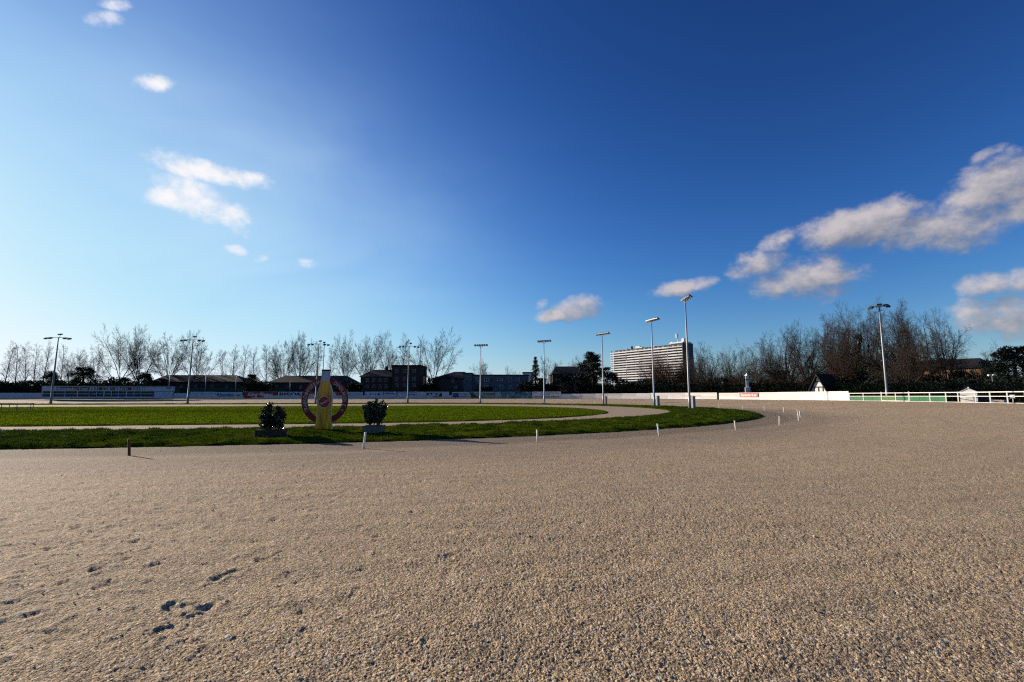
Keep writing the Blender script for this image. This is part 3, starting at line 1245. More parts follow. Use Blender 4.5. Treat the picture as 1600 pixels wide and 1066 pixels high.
# ------------------------------------------------------------------ steel hurdle on the lawn
d = ray(25, 642)
t_ = (.1 - EYE) / d.z
hx, hy = d.x * t_, d.y * t_
kk = hy / F
t = empty('steel_hurdle', (hx, hy, .06), R(6))
tag(t, 'low dark steel hurdle frame standing on the lawn at the left edge', 'hurdle')
MB().tube([(-30 * kk, 0, .80), (24 * kk, 0, .80)], .028, 8).build('top_rail', M_LAMP, t)
MB().tube([(-30 * kk, 0, .06), (24 * kk, 0, .06)], .016, 8).build('bottom_rail', M_LAMP, t)
for x in (-29, -21, -10, 0.5, 20, 23.5):
    MB().tube([(x * kk, 0, -.05), (x * kk, 0, .80)], .026, 8).build('leg', M_LAMP, t)
for x in (-21, 20):
    MB().tube([(x * kk, -.3, 0), (x * kk, .3, 0)], .022, 6).build('foot', M_LAMP, t)
# ------------------------------------------------------------------ outer boundary: boards, stand, fences
def span(px0, px1, rw=67.0):
    a, b = wall_pt(px0, rw), wall_pt(px1, rw)
    mid = (a + b) / 2
    d = b - a
    return a, b, mid, math.hypot(d.x, d.y), math.atan2(d.y, d.x)


def strips(rng, x0, x1, z, h, n_words):
    """a line of print too small to read: word-sized dashes"""
    b = MB()
    xs = sorted(rng.uniform(x0, x1) for _ in range(n_words - 1))
    cuts = [x0] + xs + [x1]
    for i in range(n_words):
        g = (x1 - x0) * .012
        if cuts[i + 1] - cuts[i] > 3 * g:
            b.box(((cuts[i] + cuts[i + 1]) / 2, -.034, z), (cuts[i + 1] - cuts[i] - 2 * g, .006, h))
    return b


def board(px0, px1, ytop, label, face, items=(), ybot=622.0, group='advertising boards along the far straight'):
    a, b, mid, w, rz = span(px0, px1)
    z0 = BANK
    zt = at((px0 + px1) / 2, ytop, mid.y).z - z0
    zb = max(.12, at((px0 + px1) / 2, ybot, mid.y).z - z0)
    t = empty('advertising_board', (mid.x, mid.y, z0), rz)
    tag(t, label, 'board', group)
    h = zt - zb
    MB().box((0, 0, zb + h / 2), (w * .992, .05, h)).build('panel', face, t, bevel=.008)
    MB().box((0, -.002, zt + .02), (w * .995, .075, .04)).build('top_cap', M_BOARD, t)
    for s in (-1, 1):
        MB().box((s * w * .42, .07, zt * .48), (.08, .08, zt * .96)).build('post', M_DARKGAP, t)
    k = w / (px1 - px0)
    for it in items:
        kind = it[0]
        if kind == 'text':
            _, s, cxp, wp, cz, hh, m_, sh, bo = it
            obj('lettering', text_mesh(s, wp * k, hh * h, m_, shear=sh, y=-.046, bold=bo, cx=(cxp - (px0 + px1) / 2) * k, cz=zb + cz * h), t)
        elif kind == 'box':
            _, cxp, wp, cz, hh, m_, nm = it
            MB().box(((cxp - (px0 + px1) / 2) * k, -.030, zb + cz * h), (wp * k, .012, hh * h)).build(nm, m_, t)
        elif kind == 'print':
            _, x0p, x1p, cz, hh, m_, nw, seed = it
            strips(random.Random(seed), (x0p - (px0 + px1) / 2) * k, (x1p - (px0 + px1) / 2) * k, zb + cz * h, hh * h, nw).build('small_print', m_, t)
        elif kind == 'disc':
            _, cxp, rp, cz, m_, nm = it
            x = (cxp - (px0 + px1) / 2) * k
            MB().tube([(x, -.028, zb + cz * h), (x, -.036, zb + cz * h)], rp * k, 20).build(nm, m_, t)
        elif kind == 'poly':
            _, pts, m_, nm = it
            MB().prism([((x - (px0 + px1) / 2) * k, zb + z * h) for (x, z) in pts], -.036, -.028).build(nm, m_, t)
    return t


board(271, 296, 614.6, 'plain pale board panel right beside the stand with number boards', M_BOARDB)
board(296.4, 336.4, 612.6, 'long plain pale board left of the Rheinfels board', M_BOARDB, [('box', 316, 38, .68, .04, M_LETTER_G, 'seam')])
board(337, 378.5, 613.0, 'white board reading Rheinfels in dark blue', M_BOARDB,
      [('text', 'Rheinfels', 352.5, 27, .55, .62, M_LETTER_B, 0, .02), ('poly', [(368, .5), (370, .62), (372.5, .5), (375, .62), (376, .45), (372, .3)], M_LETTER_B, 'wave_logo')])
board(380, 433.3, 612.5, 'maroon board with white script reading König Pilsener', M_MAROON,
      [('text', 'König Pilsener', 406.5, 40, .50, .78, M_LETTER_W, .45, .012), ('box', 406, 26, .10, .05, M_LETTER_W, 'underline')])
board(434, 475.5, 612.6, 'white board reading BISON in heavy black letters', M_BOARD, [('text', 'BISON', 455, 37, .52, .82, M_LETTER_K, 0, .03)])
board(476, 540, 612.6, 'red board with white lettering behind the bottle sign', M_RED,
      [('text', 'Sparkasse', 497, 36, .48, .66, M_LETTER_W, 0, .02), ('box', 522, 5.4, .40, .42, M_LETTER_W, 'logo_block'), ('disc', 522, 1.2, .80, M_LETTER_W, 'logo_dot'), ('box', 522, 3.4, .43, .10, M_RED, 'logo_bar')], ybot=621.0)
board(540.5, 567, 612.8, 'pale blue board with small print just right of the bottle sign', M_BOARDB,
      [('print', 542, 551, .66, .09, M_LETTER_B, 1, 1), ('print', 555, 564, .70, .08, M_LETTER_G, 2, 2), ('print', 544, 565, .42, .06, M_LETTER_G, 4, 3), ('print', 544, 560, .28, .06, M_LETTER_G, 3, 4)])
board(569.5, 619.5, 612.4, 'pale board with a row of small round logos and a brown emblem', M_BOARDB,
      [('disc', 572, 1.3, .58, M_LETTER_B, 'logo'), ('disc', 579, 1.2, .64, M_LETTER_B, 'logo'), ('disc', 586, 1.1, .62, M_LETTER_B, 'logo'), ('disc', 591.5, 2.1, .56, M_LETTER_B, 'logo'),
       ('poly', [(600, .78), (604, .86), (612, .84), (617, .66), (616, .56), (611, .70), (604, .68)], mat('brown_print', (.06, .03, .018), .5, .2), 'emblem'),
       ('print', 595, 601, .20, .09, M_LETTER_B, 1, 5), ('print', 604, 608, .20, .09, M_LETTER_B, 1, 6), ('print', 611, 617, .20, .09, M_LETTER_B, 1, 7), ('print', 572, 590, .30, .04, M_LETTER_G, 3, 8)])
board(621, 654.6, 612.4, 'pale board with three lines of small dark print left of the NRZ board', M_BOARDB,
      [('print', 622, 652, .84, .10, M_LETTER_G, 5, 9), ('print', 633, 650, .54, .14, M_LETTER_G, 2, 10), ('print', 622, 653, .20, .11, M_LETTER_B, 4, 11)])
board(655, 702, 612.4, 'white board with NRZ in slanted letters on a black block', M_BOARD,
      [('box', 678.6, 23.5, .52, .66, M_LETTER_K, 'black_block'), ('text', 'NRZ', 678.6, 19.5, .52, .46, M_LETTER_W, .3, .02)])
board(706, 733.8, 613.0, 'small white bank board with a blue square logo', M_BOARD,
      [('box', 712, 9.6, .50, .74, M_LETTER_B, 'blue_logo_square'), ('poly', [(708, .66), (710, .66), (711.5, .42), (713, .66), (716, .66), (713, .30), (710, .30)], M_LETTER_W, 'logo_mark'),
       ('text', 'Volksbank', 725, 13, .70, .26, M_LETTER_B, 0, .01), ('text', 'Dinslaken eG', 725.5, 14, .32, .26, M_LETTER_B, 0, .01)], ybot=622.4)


def picture_mat(name, cols, sc):
    m, N, L = node_kit(name)
    tc = N.new('ShaderNodeTexCoord')
    nz = N.new('ShaderNodeTexNoise')
    nz.inputs['Scale'].default_value = sc
    nz.inputs['Detail'].default_value = 6
    nz.inputs['Roughness'].default_value = .55
    L.new(tc.outputs['Object'], nz.inputs['Vector'])
    rp = N.new('ShaderNodeValToRGB')
    e = rp.color_ramp.elements
    e[0].position, e[0].color = .32, (*cols[0], 1)
    e[1].position, e[1].color = .68, (*cols[-1], 1)
    for i, c in enumerate(cols[1:-1]):
        q = e.new(.32 + .36 * (i + 1) / (len(cols) - 1))
        q.color = (*c, 1)
    L.new(nz.outputs['Fac'], rp.inputs[0])
    L.new(rp.outputs[0], N['Principled BSDF'].inputs['Base Color'])
    N['Principled BSDF'].inputs['Roughness'].default_value = .4
    return m


board(735.5, 783, 612.6, 'greenish picture board with dark lettering behind a floodlight mast', picture_mat('meadow_print', [(.03, .05, .06), (.16, .22, .20), (.22, .27, .22), (.26, .28, .32)], .55),
      [('text', 'IT WEISE', 764, 18, .66, .34, M_LETTER_K, 0, .02), ('poly', [(736, .1), (736, .9), (739, .95), (742, .6), (745, .35), (748, .1)], mat('tree_print', (.02, .035, .045), .5, .3, 2), 'tree_picture')], ybot=622.6)
board(784, 830.5, 612.7, 'turquoise landscape picture board left of the white energy board', picture_mat('lake_print', [(.006, .025, .035), (.02, .09, .11), (.07, .18, .20), (.30, .36, .42)], 1.1), [('box', 810, 12, .86, .2, mat('dark_teal_print', (.01, .03, .035), .5, .3), 'roof_picture')], ybot=622.8)
board(831.5, 877, 612.2, 'white board with black lettering about energy, right end of the boards', M_WHITE2,
      [('text', 'RWE', 836, 6, .82, .16, M_LETTER_K, 0, .02), ('text', 'STADTWERKE DINSLAKEN', 859, 27, .80, .16, M_LETTER_K, 0, .02), ('text', 'DINSLAKEN', 853, 14, .54, .13, M_LETTER_K, 0, .02), ('text', 'WIR HABEN DIE ENERGIE', 854, 40, .24, .24, M_LETTER_K, 0, .015)], ybot=622.9)

# low white barrier that carries the boards
a, b, mid, w, rz = span(268, 700, 67.5)
t = empty('white_barrier', (mid.x, mid.y, BANK), rz)
tag(t, 'low whitish barrier wall seen in the gaps behind the advertising boards', 'barrier')
n = 18
for k in range(n):
    MB().box((-w / 2 + (k + .5) * w / n, 0, .45), (w / n - .02, .10, .78)).build('barrier_panel', M_BOARD, t, bevel=.01)
for k in range(6):
    MB().box((-w / 2 + (k + .5) * w / 6, .25, .9), (.10, .10, 1.8)).build('post', M_DARKGAP, t)
px_list = [700, 740, 785, 832, 880]
for i in range(4):
    a, b, mid, w, rz = span(px_list[i], px_list[i + 1], 67.6)
    q = empty('white_barrier', (mid.x, mid.y, BANK), rz)
    tag(q, 'short low barrier wall length behind the board, %s from the NRZ board' % ['first', 'second', 'third', 'fourth'][i], 'barrier')
    for k in range(3):
        MB().box((-w / 2 + (k + .5) * w / 3, 0, .45), (w / 3 - .02, .10, .78)).build('barrier_panel', M_BOARD, q, bevel=.01)

# the stand with the number boards
def stand():
    a, b, mid, w, rz = span(64, 270.5)
    H0 = at(167, 603.6, mid.y).z - BANK
    t = empty('number_board_stand', (mid.x, mid.y, BANK), rz)
    tag(t, 'long low pale stand with a fascia of coloured number boards over dark windows', 'stand')
    k = w / 206.5

    def lx(px):
        return (px - 167.25) * k
    zf = H0 * .60
    MB().box((0, 1.9, H0 * .5), (w, 2.4, H0 * .96)).build('back_wall', M_DARKGAP, t)
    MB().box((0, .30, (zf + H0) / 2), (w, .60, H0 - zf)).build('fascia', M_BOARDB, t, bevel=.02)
    MB().box((0, 1.4, H0 + .05), (w + .3, 3.6, .10)).build('roof', mat('roof_felt', (.10, .10, .11), .9, .2), t, bevel=.02)
    MB().box((0, .22, .33), (w, .36, .42)).build('sill_wall', M_BOARDB, t, bevel=.02)
    MB().box((0, .26, .06), (w, .30, .12)).build('plinth', M_DARKGAP, t)
    MB().box((lx(152), .12, zf * .66), ((240 - 64) * k * .98, .06, .14)).build('transom', M_BOARDB, t)
    cols = [64.5, 81.5, 99.5, 118.5, 136.5, 148, 159.5, 171, 182.5, 195, 207, 218, 240]
    for i, px in enumerate(cols):
        MB().box((lx(px), .10, .54 + (zf - .54) / 2), (.10 if i % 3 else .22, .12, zf - .54)).build('mullion', M_BOARDB, t)
    for i in range(len(cols) - 1):
        x0, x1 = lx(cols[i]), lx(cols[i + 1])
        MB().box(((x0 + x1) / 2, .30, .54 + (zf - .54) / 2), (x1 - x0 - .1, .03, zf - .54)).build('window', M_GLASS, t)
    MB().box((lx(255), .06, zf * .5), (30 * k, .10, zf * .92)).build('end_panel', M_BOARDB, t, bevel=.01)
    MB().box((lx(262), -.02, H0 * .86), (8 * k, .04, H0 * .12)).build('end_emblem', M_LETTER_G, t)
    # banner
    zc = (zf + H0) / 2
    hb = (H0 - zf) * .62
    for (p0, p1, c, nm) in ((86, 99, (.02, .07, .16), 'banner_blue'), (99, 120, (.10, .02, .035), 'banner_red'), (120, 136.5, (.018, .06, .04), 'banner_green')):
        MB().box((lx((p0 + p1) / 2), -.015, zc), ((p1 - p0) * k - .01, .03, hb)).build('banner', mat(nm, c, .5, .15), t)
    obj('banner_lettering', text_mesh('Rennbahn-Toto', 46 * k, hb * .7, M_LETTER_W, y=-.034, bold=.01, cx=lx(111), cz=zc), t)
    W_, K_ = M_LETTER_W, M_LETTER_K
    def c(nm, col):
        return MATS.get('number_' + nm) or mat('number_' + nm, col, .5, .1)
    nums = [(140.3, c('white', (.40, .40, .42)), K_), (147, c('navy', (.015, .02, .06)), W_), (153.8, c('green', (.012, .06, .03)), K_), (160.3, c('yellow', (.22, .20, .02)), K_),
            (167, c('blue', (.04, .06, .22)), W_), (173.6, c('maroon', (.05, .03, .015)), c('yellow', 0)), (180.2, c('pale', (.30, .32, .46)), K_), (186.7, c('black', (.015, .015, .02)), W_),
            (193.2, c('black', 0), W_), (199.6, c('red', (.09, .015, .02)), K_), (206.2, c('sky', (.07, .13, .24)), W_), (213, c('navy', 0), W_), (220.6, c('purple', (.14, .12, .26)), W_)]
    for i, (px, mb, ml) in enumerate(nums):
        pb = MB().box((lx(px), -.015, zc), (5.6 * k, .04, hb)).build('number_board', mb, t, bevel=.01)
        obj('number', text_mesh(str(i + 1), (1.6 if i == 0 else 3.0 if i < 9 else 4.4) * k, hb * .74, ml, y=-.040, bold=.02, cx=lx(px), cz=zc), pb)


stand()
# plain wall left of the stand
a, b, mid, w, rz = span(-60, 63.5)
t = empty('white_barrier', (mid.x, mid.y, BANK), rz)
tag(t, 'long pale barrier wall left of the stand with number boards', 'barrier')
h = at(30, 614.4, mid.y).z - BANK
for k in range(9):
    MB().box((-w / 2 + (k + .5) * w / 9, 0, .16 + (h - .16) / 2), (w / 9 - .02, .10, h - .16)).build('barrier_panel', M_BOARDB, t, bevel=.012)
MB().box((0, .04, h + .03), (w, .18, .06)).build('coping', M_BOARD, t)
MB().box((0, .02, .07), (w, .06, .16)).build('base_gap_shade', M_DARKGAP, t)  # dark strip painting the shade in the gap below the panels

# ball-catch posts and green netting behind the boards
Yn = 131.0
for i, px in enumerate((263, 316, 361, 405, 443)):
    p = at(px, 619, Yn)
    t = empty('net_post', (p.x, Yn + (px - 263) * .02, BANK))
    tag(t, 'thin grey net post above the boards, %s from the stand' % NTH[i], 'post', 'thin net posts behind the boards')
    hh = at(px, 585.5 if i < 4 else 594, Yn).z - BANK
    MB().tube([(0, 0, -.1), (0, 0, hh)], [.10, .08], 8).build('post', M_GREY, t, smooth=True)
    MB().tube([(0, 0, hh), (0, 0, hh + .1)], [.11, .03], 8).build('cap', M_GREY, t)
pa, pb = at(296, 619, Yn + 1), at(445, 619, Yn + 3)
w = (pb - pa).length
t = empty('netting_screen', ((pa + pb) / 2).to_tuple()[:2] + (BANK,), math.atan2(pb.y - pa.y, pb.x - pa.x))
tag(t, 'dark green windbreak netting just above the Rheinfels and König Pilsener boards', 'screen')
for k in range(8):
    MB().box((-w / 2 + (k + .5) * w / 8, 0, 1.55), (w / 8 - .03, .03, 2.7)).build('net_panel', M_NET, t)
MB().tube([(-w / 2, 0, 2.92), (w / 2, 0, 2.92)], .03, 6).build('top_wire', M_NET, t)

# ------------------------------------------------------------------ white plank fence round the bend
def plank_fence(breaks, ytop0, ytop1, label, n_planks=5, ybot_gap=.06):
    a = wall_pt(breaks[0])
    root = empty('plank_fence', (a.x, a.y, BANK))
    tag(root, label, 'fence', 'white plank fences on the bend')
    rr_ = random.Random(int(breaks[0]))
    for i in range(len(breaks) - 1):
        p, q, mid, w, rz = span(breaks[i], breaks[i + 1])
        f = ((breaks[i] + breaks[i + 1]) / 2 - breaks[0]) / (breaks[-1] - breaks[0])
        yt = ytop0 + (ytop1 - ytop0) * f
        zt = at((breaks[i] + breaks[i + 1]) / 2, yt, mid.y).z
        ht = zt - mid.z
        ph = (ht - ybot_gap) / n_planks
        loc = Vector((mid.x, mid.y, mid.z)) - root.location
        for k in range(n_planks):
            MB().box((0, rr_.uniform(-.006, .006), ybot_gap + (k + .5) * ph), (w - .012, .035, ph - .022)).build('plank', M_WHITE2 if rr_.random() < .4 else M_WHITE, root, loc, (0, 0, rz), bevel=.006)
        MB().box((-w / 2 + .06, .07, ht / 2 - .02), (.12, .10, ht)).build('post', M_WHITE2, root, loc, (0, 0, rz))
        MB().box((0, .075, ht * .5), (w - .3, .03, ht * .96)).build('backing_board', M_WHITE2, root, loc, (0, 0, rz))
    return root


plank_fence([877.5, 893, 910, 930, 950, 972, 994, 1016], 615.6, 614.6, 'lower white plank fence starting right of the energy board')
plank_fence([1016.5, 1043, 1070, 1096, 1120.5], 614.2, 613.4, 'white plank fence stretch behind the tallest floodlight mast')
plank_fence([1123.5, 1154, 1187, 1216, 1246, 1285, 1326.5], 614.2, 611.2, 'nearest white plank fence stretch, carrying the red banner and ending at the green panels')
a, b, mid, w, rz = span(1155.6, 1184.4, 66.88)
t = empty('banner', (mid.x, mid.y, mid.z), rz)
tag(t, 'small red banner reading Eintritt frei on the white plank fence', 'banner')
zc = at(1170, 617.4, mid.y).z - mid.z
hb = 6.4 * mid.y / F
MB().box((0, 0, zc), (w, .012, hb)).build('cloth', M_REDSIGN, t)
obj('lettering', text_mesh('Eintritt frei', w * .84, hb * .66, M_WHITE, y=-.009, bold=.03, cx=0, cz=zc), t)

# ------------------------------------------------------------------ white rail fence on the right with green panels and gate
def rail_fence():
    breaks = [1327.5, 1349, 1377.5, 1399.5, 1420.5, 1453, 1478, 1497, 1524, 1547, 1574, 1602, 1634, 1672, 1716]
    a = wall_pt(breaks[0])
    root = empty('rail_fence', (a.x, a.y, BANK))
    tag(root, 'white rail fence with green panels and a gate running off to the right', 'fence')
    for i, px in enumerate(breaks):
        p = wall_pt(px)
        gate = px in (1377.5, 1420.5)
        s = .13 if gate else .10
        hh = 1.20 if gate else 1.12
        nm = 'gate_post' if gate else 'post'
        MB().box((0, 0, hh / 2), (s, s, hh)).build(nm, M_WHITE, root, Vector(p) - root.location, (0, 0, R(-55)), bevel=.01)
    for i in range(len(breaks) - 1):
        p, q, mid, w, rz = span(breaks[i], breaks[i + 1])
        L = Vector(mid) - root.location
        gate = 1377 < breaks[i] < 1420
        MB().box((0, -.02, 1.06), (w, .06, .085)).build('top_rail', M_WHITE, root, L, (0, 0, rz), bevel=.008)
        MB().box((0, -.02, .66), (w, .05, .06)).build('middle_rail', M_WHITE, root, L, (0, 0, rz), bevel=.008)
        MB().box((0, -.02, .05 if not gate else .075), (w, .05, .045 if not gate else .10)).build('bottom_rail', M_WHITE2, root, L, (0, 0, rz), bevel=.006)
        if breaks[i] < 1478:
            n = 2
            for k in range(n):
                MB().box((-w / 2 + (k + .5) * w / n, .03, .34), (w / n - .015, .03, .56)).build('green_panel', M_OLIVE if 1377 < breaks[i] < 1399 else M_GREEN, root, L, (0, 0, rz), bevel=.004)


rail_fence()

# small white hut behind the rails
p = wall_pt(1513.5, 68.2)
t = empty('white_hut', (p.x, p.y, BANK), R(-52))
tag(t, 'small white gabled hut standing at the rail fence', 'hut')
kh = p.y / F
w, hw, ha = 19.5 * kh, 1.12, 1.47
MB().prism([(-w / 2, 0), (w / 2, 0), (w / 2, hw), (0, ha - .03), (-w / 2, hw)], 0, .7).build('wall', M_WHITE, t)
rb = MB()
rb.prism([(-w / 2 - .06, hw - .05), (0, ha), (w / 2 + .06, hw - .05), (w / 2 + .06, hw), (0, ha + .05), (-w / 2 - .06, hw)], -.05, .76)
rb.build('roof', M_WHITE2, t)
MB().box((.06, -.012, .38), (.72, .022, .66)).build('door', M_WHITE2, t, bevel=.006)
MB().box((.34, -.03, .40), (.04, .02, .10)).build('handle', M_LAMP, t)
MB().box((0, -.015, .92), (w * .9, .02, .03)).build('ledge', M_WHITE2, t)
MB().box((0, .3, ha + .10), (.10, .10, .14)).build('vent', M_WHITE, t)
# ------------------------------------------------------------------ trees
def polytubes(lines, sides):
    """lines: list of (pts list, radii list) all the same length -> numpy verts, quad faces"""
    groups = {}
    for p, r in lines:
        groups.setdefault(len(p), []).append((p, r))
    VV, FF, base = [], [], 0
    for n, g in groups.items():
        P = np.array([q[0] for q in g], dtype=float)
        Rr = np.array([q[1] for q in g], dtype=float)
        m = len(g)
        T = np.gradient(P, axis=1)
        T /= np.linalg.norm(T, axis=2, keepdims=True) + 1e-9
        ref = np.where(np.abs(T[:, :1, 2:3]) > .8, np.array([1.0, 0, 0]), np.array([0, 0, 1.0]))
        A = np.cross(T, np.broadcast_to(ref, T.shape))
        A /= np.linalg.norm(A, axis=2, keepdims=True) + 1e-9
        B = np.cross(T, A)
        ang = np.arange(sides) * 2 * math.pi / sides
        ring = A[:, :, None, :] * np.cos(ang)[None, None, :, None] + B[:, :, None, :] * np.sin(ang)[None, None, :, None]
        V = P[:, :, None, :] + ring * Rr[:, :, None, None]
        VV.append(V.reshape(-1, 3))
        idx = np.arange(m * n * sides).reshape(m, n, sides) + base
        a, b = idx[:, :-1, :], idx[:, 1:, :]
        FF.append(np.stack([a, np.roll(a, -1, 2), np.roll(b, -1, 2), b], -1).reshape(-1, 4))
        base += m * n * sides
    return np.concatenate(VV), np.concatenate(FF)


STY = {
    # per level: count, angle range, length ratio, start t, wiggle, upward pull, segments
    'fan':     dict(trunk=.24, r=.019, lv=[(8, (8, 58), (.54, .74), .66, .08, .028, 8), (11, (24, 48), (.28, .42), .16, .13, .03, 4), (7, (25, 50), (.42, .60), .2, .16, .03, 3), (6, (25, 48), (.42, .62), .15, .16, .03, 2)], rmin=.026),
    'slender': dict(trunk=.94, r=.012, lv=[(24, (26, 52), (.20, .34), .20, .10, .07, 4), (8, (28, 50), (.36, .54), .15, .18, .05, 3), (6, (25, 55), (.4, .6), .15, .2, .04, 2)], rmin=.022),
    'round':   dict(trunk=.20, r=.024, lv=[(10, (10, 76), (.52, .70), .60, .10, .022, 8), (11, (26, 54), (.30, .46), .14, .16, .025, 4), (8, (28, 54), (.42, .60), .18, .20, .02, 3), (7, (25, 52), (.42, .62), .15, .20, .02, 2)], rmin=.017),
    'brush':   dict(trunk=.05, r=.020, lv=[(15, (4, 34), (.70, .98), .0, .10, .04, 6), (16, (18, 42), (.26, .42), .18, .15, .06, 3), (9, (20, 45), (.40, .60), .15, .2, .04, 2)], rmin=.016),
}


def make_bare(seed, style, H):
    st = STY[style]
    rng = random.Random(seed)
    levels = [[] for _ in range(len(st['lv']) + 1)]

    def grow(level, p, d, L, r, wig, up, nseg):
        pts, rad = [p], [r]
        x, y, z = p
        dx, dy, dz = d
        for i in range(nseg):
            dx += rng.gauss(0, wig)
            dy += rng.gauss(0, wig)
            dz += rng.gauss(0, wig * .6) + up
            l = math.sqrt(dx * dx + dy * dy + dz * dz)
            dx, dy, dz = dx / l, dy / l, dz / l
            x, y, z = x + dx * L / nseg, y + dy * L / nseg, z + dz * L / nseg
            pts.append((x, y, z))
            f = (i + 1) / nseg
            rad.append(max(r * (1 - (.30 if level == 0 and style != 'slender' else .74) * f), st['rmin'] * .5))
        levels[level].append((pts, rad))
        if level >= len(st['lv']):
            return
        n, ar, lr, t0, w2, u2, ns2 = st['lv'][level]
        az = rng.uniform(0, 6.28)
        n_ = max(2, int(round(n * rng.uniform(.8, 1.2))))
        for k in range(n_):
            t = t0 + (1 - t0) * (k + rng.uniform(.2, .8)) / n_
            s = t * nseg
            i = min(int(s), nseg - 1)
            f = s - i
            a, b = pts[i], pts[i + 1]
            q = tuple(a[j] + (b[j] - a[j]) * f for j in range(3))
            T = Vector((b[0] - a[0], b[1] - a[1], b[2] - a[2])).normalized()
            az += 2.4 + rng.uniform(-.5, .5)
            ref = Vector((1, 0, 0)) if abs(T.z) > .8 else Vector((0, 0, 1))
            e1 = T.cross(ref).normalized()
            e2 = T.cross(e1)
            an = R(rng.uniform(*ar))
            D = T * math.cos(an) + (e1 * math.cos(az) + e2 * math.sin(az)) * math.sin(an)
            lrr = rng.uniform(*lr)
            if level == 0:
                ln = H * lrr * ((1.15 - .75 * t) if style == 'slender' else 1)
                r2 = max(rad[i] * (rng.uniform(.42, .66) if style != 'slender' else rng.uniform(.3, .45)), st['rmin'])
                if style == 'brush':
                    r2 = H * .0075
            else:
                ln = L * lrr * (1.15 - .5 * t)
                r2 = max(rad[i] * rng.uniform(.36, .52), st['rmin'])
            grow(level + 1, q, tuple(D), ln, r2, w2, u2, ns2)
    grow(0, (0, 0, -.3), (0, 0, 1), H * st['trunk'], H * st['r'], .03, .02, 6)
    cut = 2 if style != 'slender' else 1
    tv = [l for lv in levels[:cut] for l in lv]
    V1, F1 = polytubes(tv, 6)
    VV, FF, base = [], [], 0
    for li, lv in enumerate(levels[cut:]):
        v, f = polytubes(lv, 4 if li == 0 else 3)
        VV.append(v)
        FF.append(f + base)
        base += len(v)
    V2, F2 = np.concatenate(VV), np.concatenate(FF)
    return V1, F1, V2, F2


BARE = {}


def bare_variant(key, seed, style, mt, mc, H=20.0):
    V1, F1, V2, F2 = make_bare(seed, style, H)
    top = max(V1[:, 2].max(), V2[:, 2].max())
    wid = np.percentile(np.hypot(V2[:, 0], V2[:, 1]), 97)
    BARE[key] = (np_mesh('trunk', V1, F1, mt, True), np_mesh('crown', V2, F2, mc, False), top, wid)


bare_variant('fan1', 1, 'fan', M_BARK, M_TWIG)
bare_variant('fan2', 2, 'fan', M_BARK, M_TWIG)
bare_variant('fan3', 7, 'fan', M_BARK, M_TWIG)
bare_variant('fan4', 17, 'fan', M_BARK, M_TWIG)
bare_variant('fan5', 23, 'fan', M_BARK, M_TWIG)
bare_variant('sl1', 3, 'slender', M_BARK, M_TWIG)
bare_variant('sl2', 4, 'slender', M_BARK, M_TWIG)
bare_variant('ro1', 5, 'round', M_BARK_R, M_TWIG_R)
bare_variant('ro2', 6, 'round', M_BARK_R, M_TWIG_R)
bare_variant('ro3', 8, 'round', M_BARK_R, M_TWIG_R)
bare_variant('br1', 9, 'brush', M_TWIG_RED, M_TWIG_RED, 9.0)
bare_variant('br2', 10, 'brush', M_TWIG_R, M_TWIG_R, 9.0)
rt = random.Random(21)


def tree(key, px, Y, ytop, label, halfw=None, rz=None, group=None, z0=BANK, name='bare_tree', lean=0.0):
    tm, cm, top, wid = BARE[key]
    zt = at(px, ytop, Y).z - z0
    s = zt / top
    sw = s if halfw is None else halfw * Y / F / wid
    sw = min(max(sw, s * .55), s * 1.7)
    p = at(px, 612, Y)
    t = empty(name, (p.x, Y, z0), rt.uniform(0, 6.28) if rz is None else rz)
    t.scale = (sw, sw, s)
    tag(t, label, 'tree', group)
    obj('trunk', tm, t)
    obj('crown', cm, t)
    return t


GL = 'bare trees beyond the far straight'
# far left: a row of thin stems
for i, (px, yt, ky) in enumerate([(6, 531, 'sl1'), (22, 535, 'sl2'), (38, 533, 'sl1'), (52, 536, 'sl2'), (66, 531, 'sl1'), (93, 537, 'sl2'), (108, 541, 'fan2'), (126, 546, 'sl1')]):
    tree(ky, px, 168 + (i % 3) * 7, yt, 'thin bare tree in the row at the left edge, %s from the left' % NTH[i], 16 if ky == 'fan2' else 13, group=GL)
tree('fan1', 186, 158, 505, 'tall bare tree with a spreading fan crown behind the middle of the stand', 33, .4, GL)
tree('fan4', 217, 163, 506, 'tall bare tree with crossing limbs behind the right half of the stand', 27, 1.0, GL)
tree('fan3', 261, 160, 510, 'tall bare tree with narrow upright limbs behind the right end of the stand', 26, 2.0, GL)
tree('fan5', 308, 157, 515, 'broad bare tree behind the mast right of the stand', 34, 3.3, GL)
tree('fan2', 146, 175, 541, 'small bare tree left of the tall fan-shaped trees', 20, 4.0, GL)
for i, (px, yt, ky, hw) in enumerate([(346, 546, 'sl2', 11), (362, 537, 'sl1', 15), (378, 538, 'sl2', 14), (397, 541, 'sl1', 14), (415, 538, 'sl2', 15), (428, 544, 'sl1', 12)]):
    tree(ky, px, 172 + (i % 2) * 8, yt, 'slim bare tree behind the Rheinfels and König Pilsener boards, %s from the left' % NTH[i], hw, group=GL)
tree('fan3', 441, 166, 523, 'bare tree left of the broad crown behind the BISON board', 20, .5, GL)
tree('fan4', 467, 160, 514, 'broad bare crown behind the BISON board', 30, 4.4, GL)
tree('sl1', 492, 178, 533, 'slim bare tree directly left of the bottle neck', 12, group=GL)
tree('sl2', 515, 178, 536, 'slim bare tree directly right of the bottle neck', 12, group=GL)
tree('fan5', 540, 162, 513, 'tall bare tree above the low dark house right of the bottle', 24, 5.2, GL)
tree('fan3', 574, 164, 514, 'tall bare tree above the left part of the dark brick house', 25, .9, GL)
tree('fan2', 606, 170, 518, 'upright bare tree above the ridge of the dark brick house', 17, group=GL)
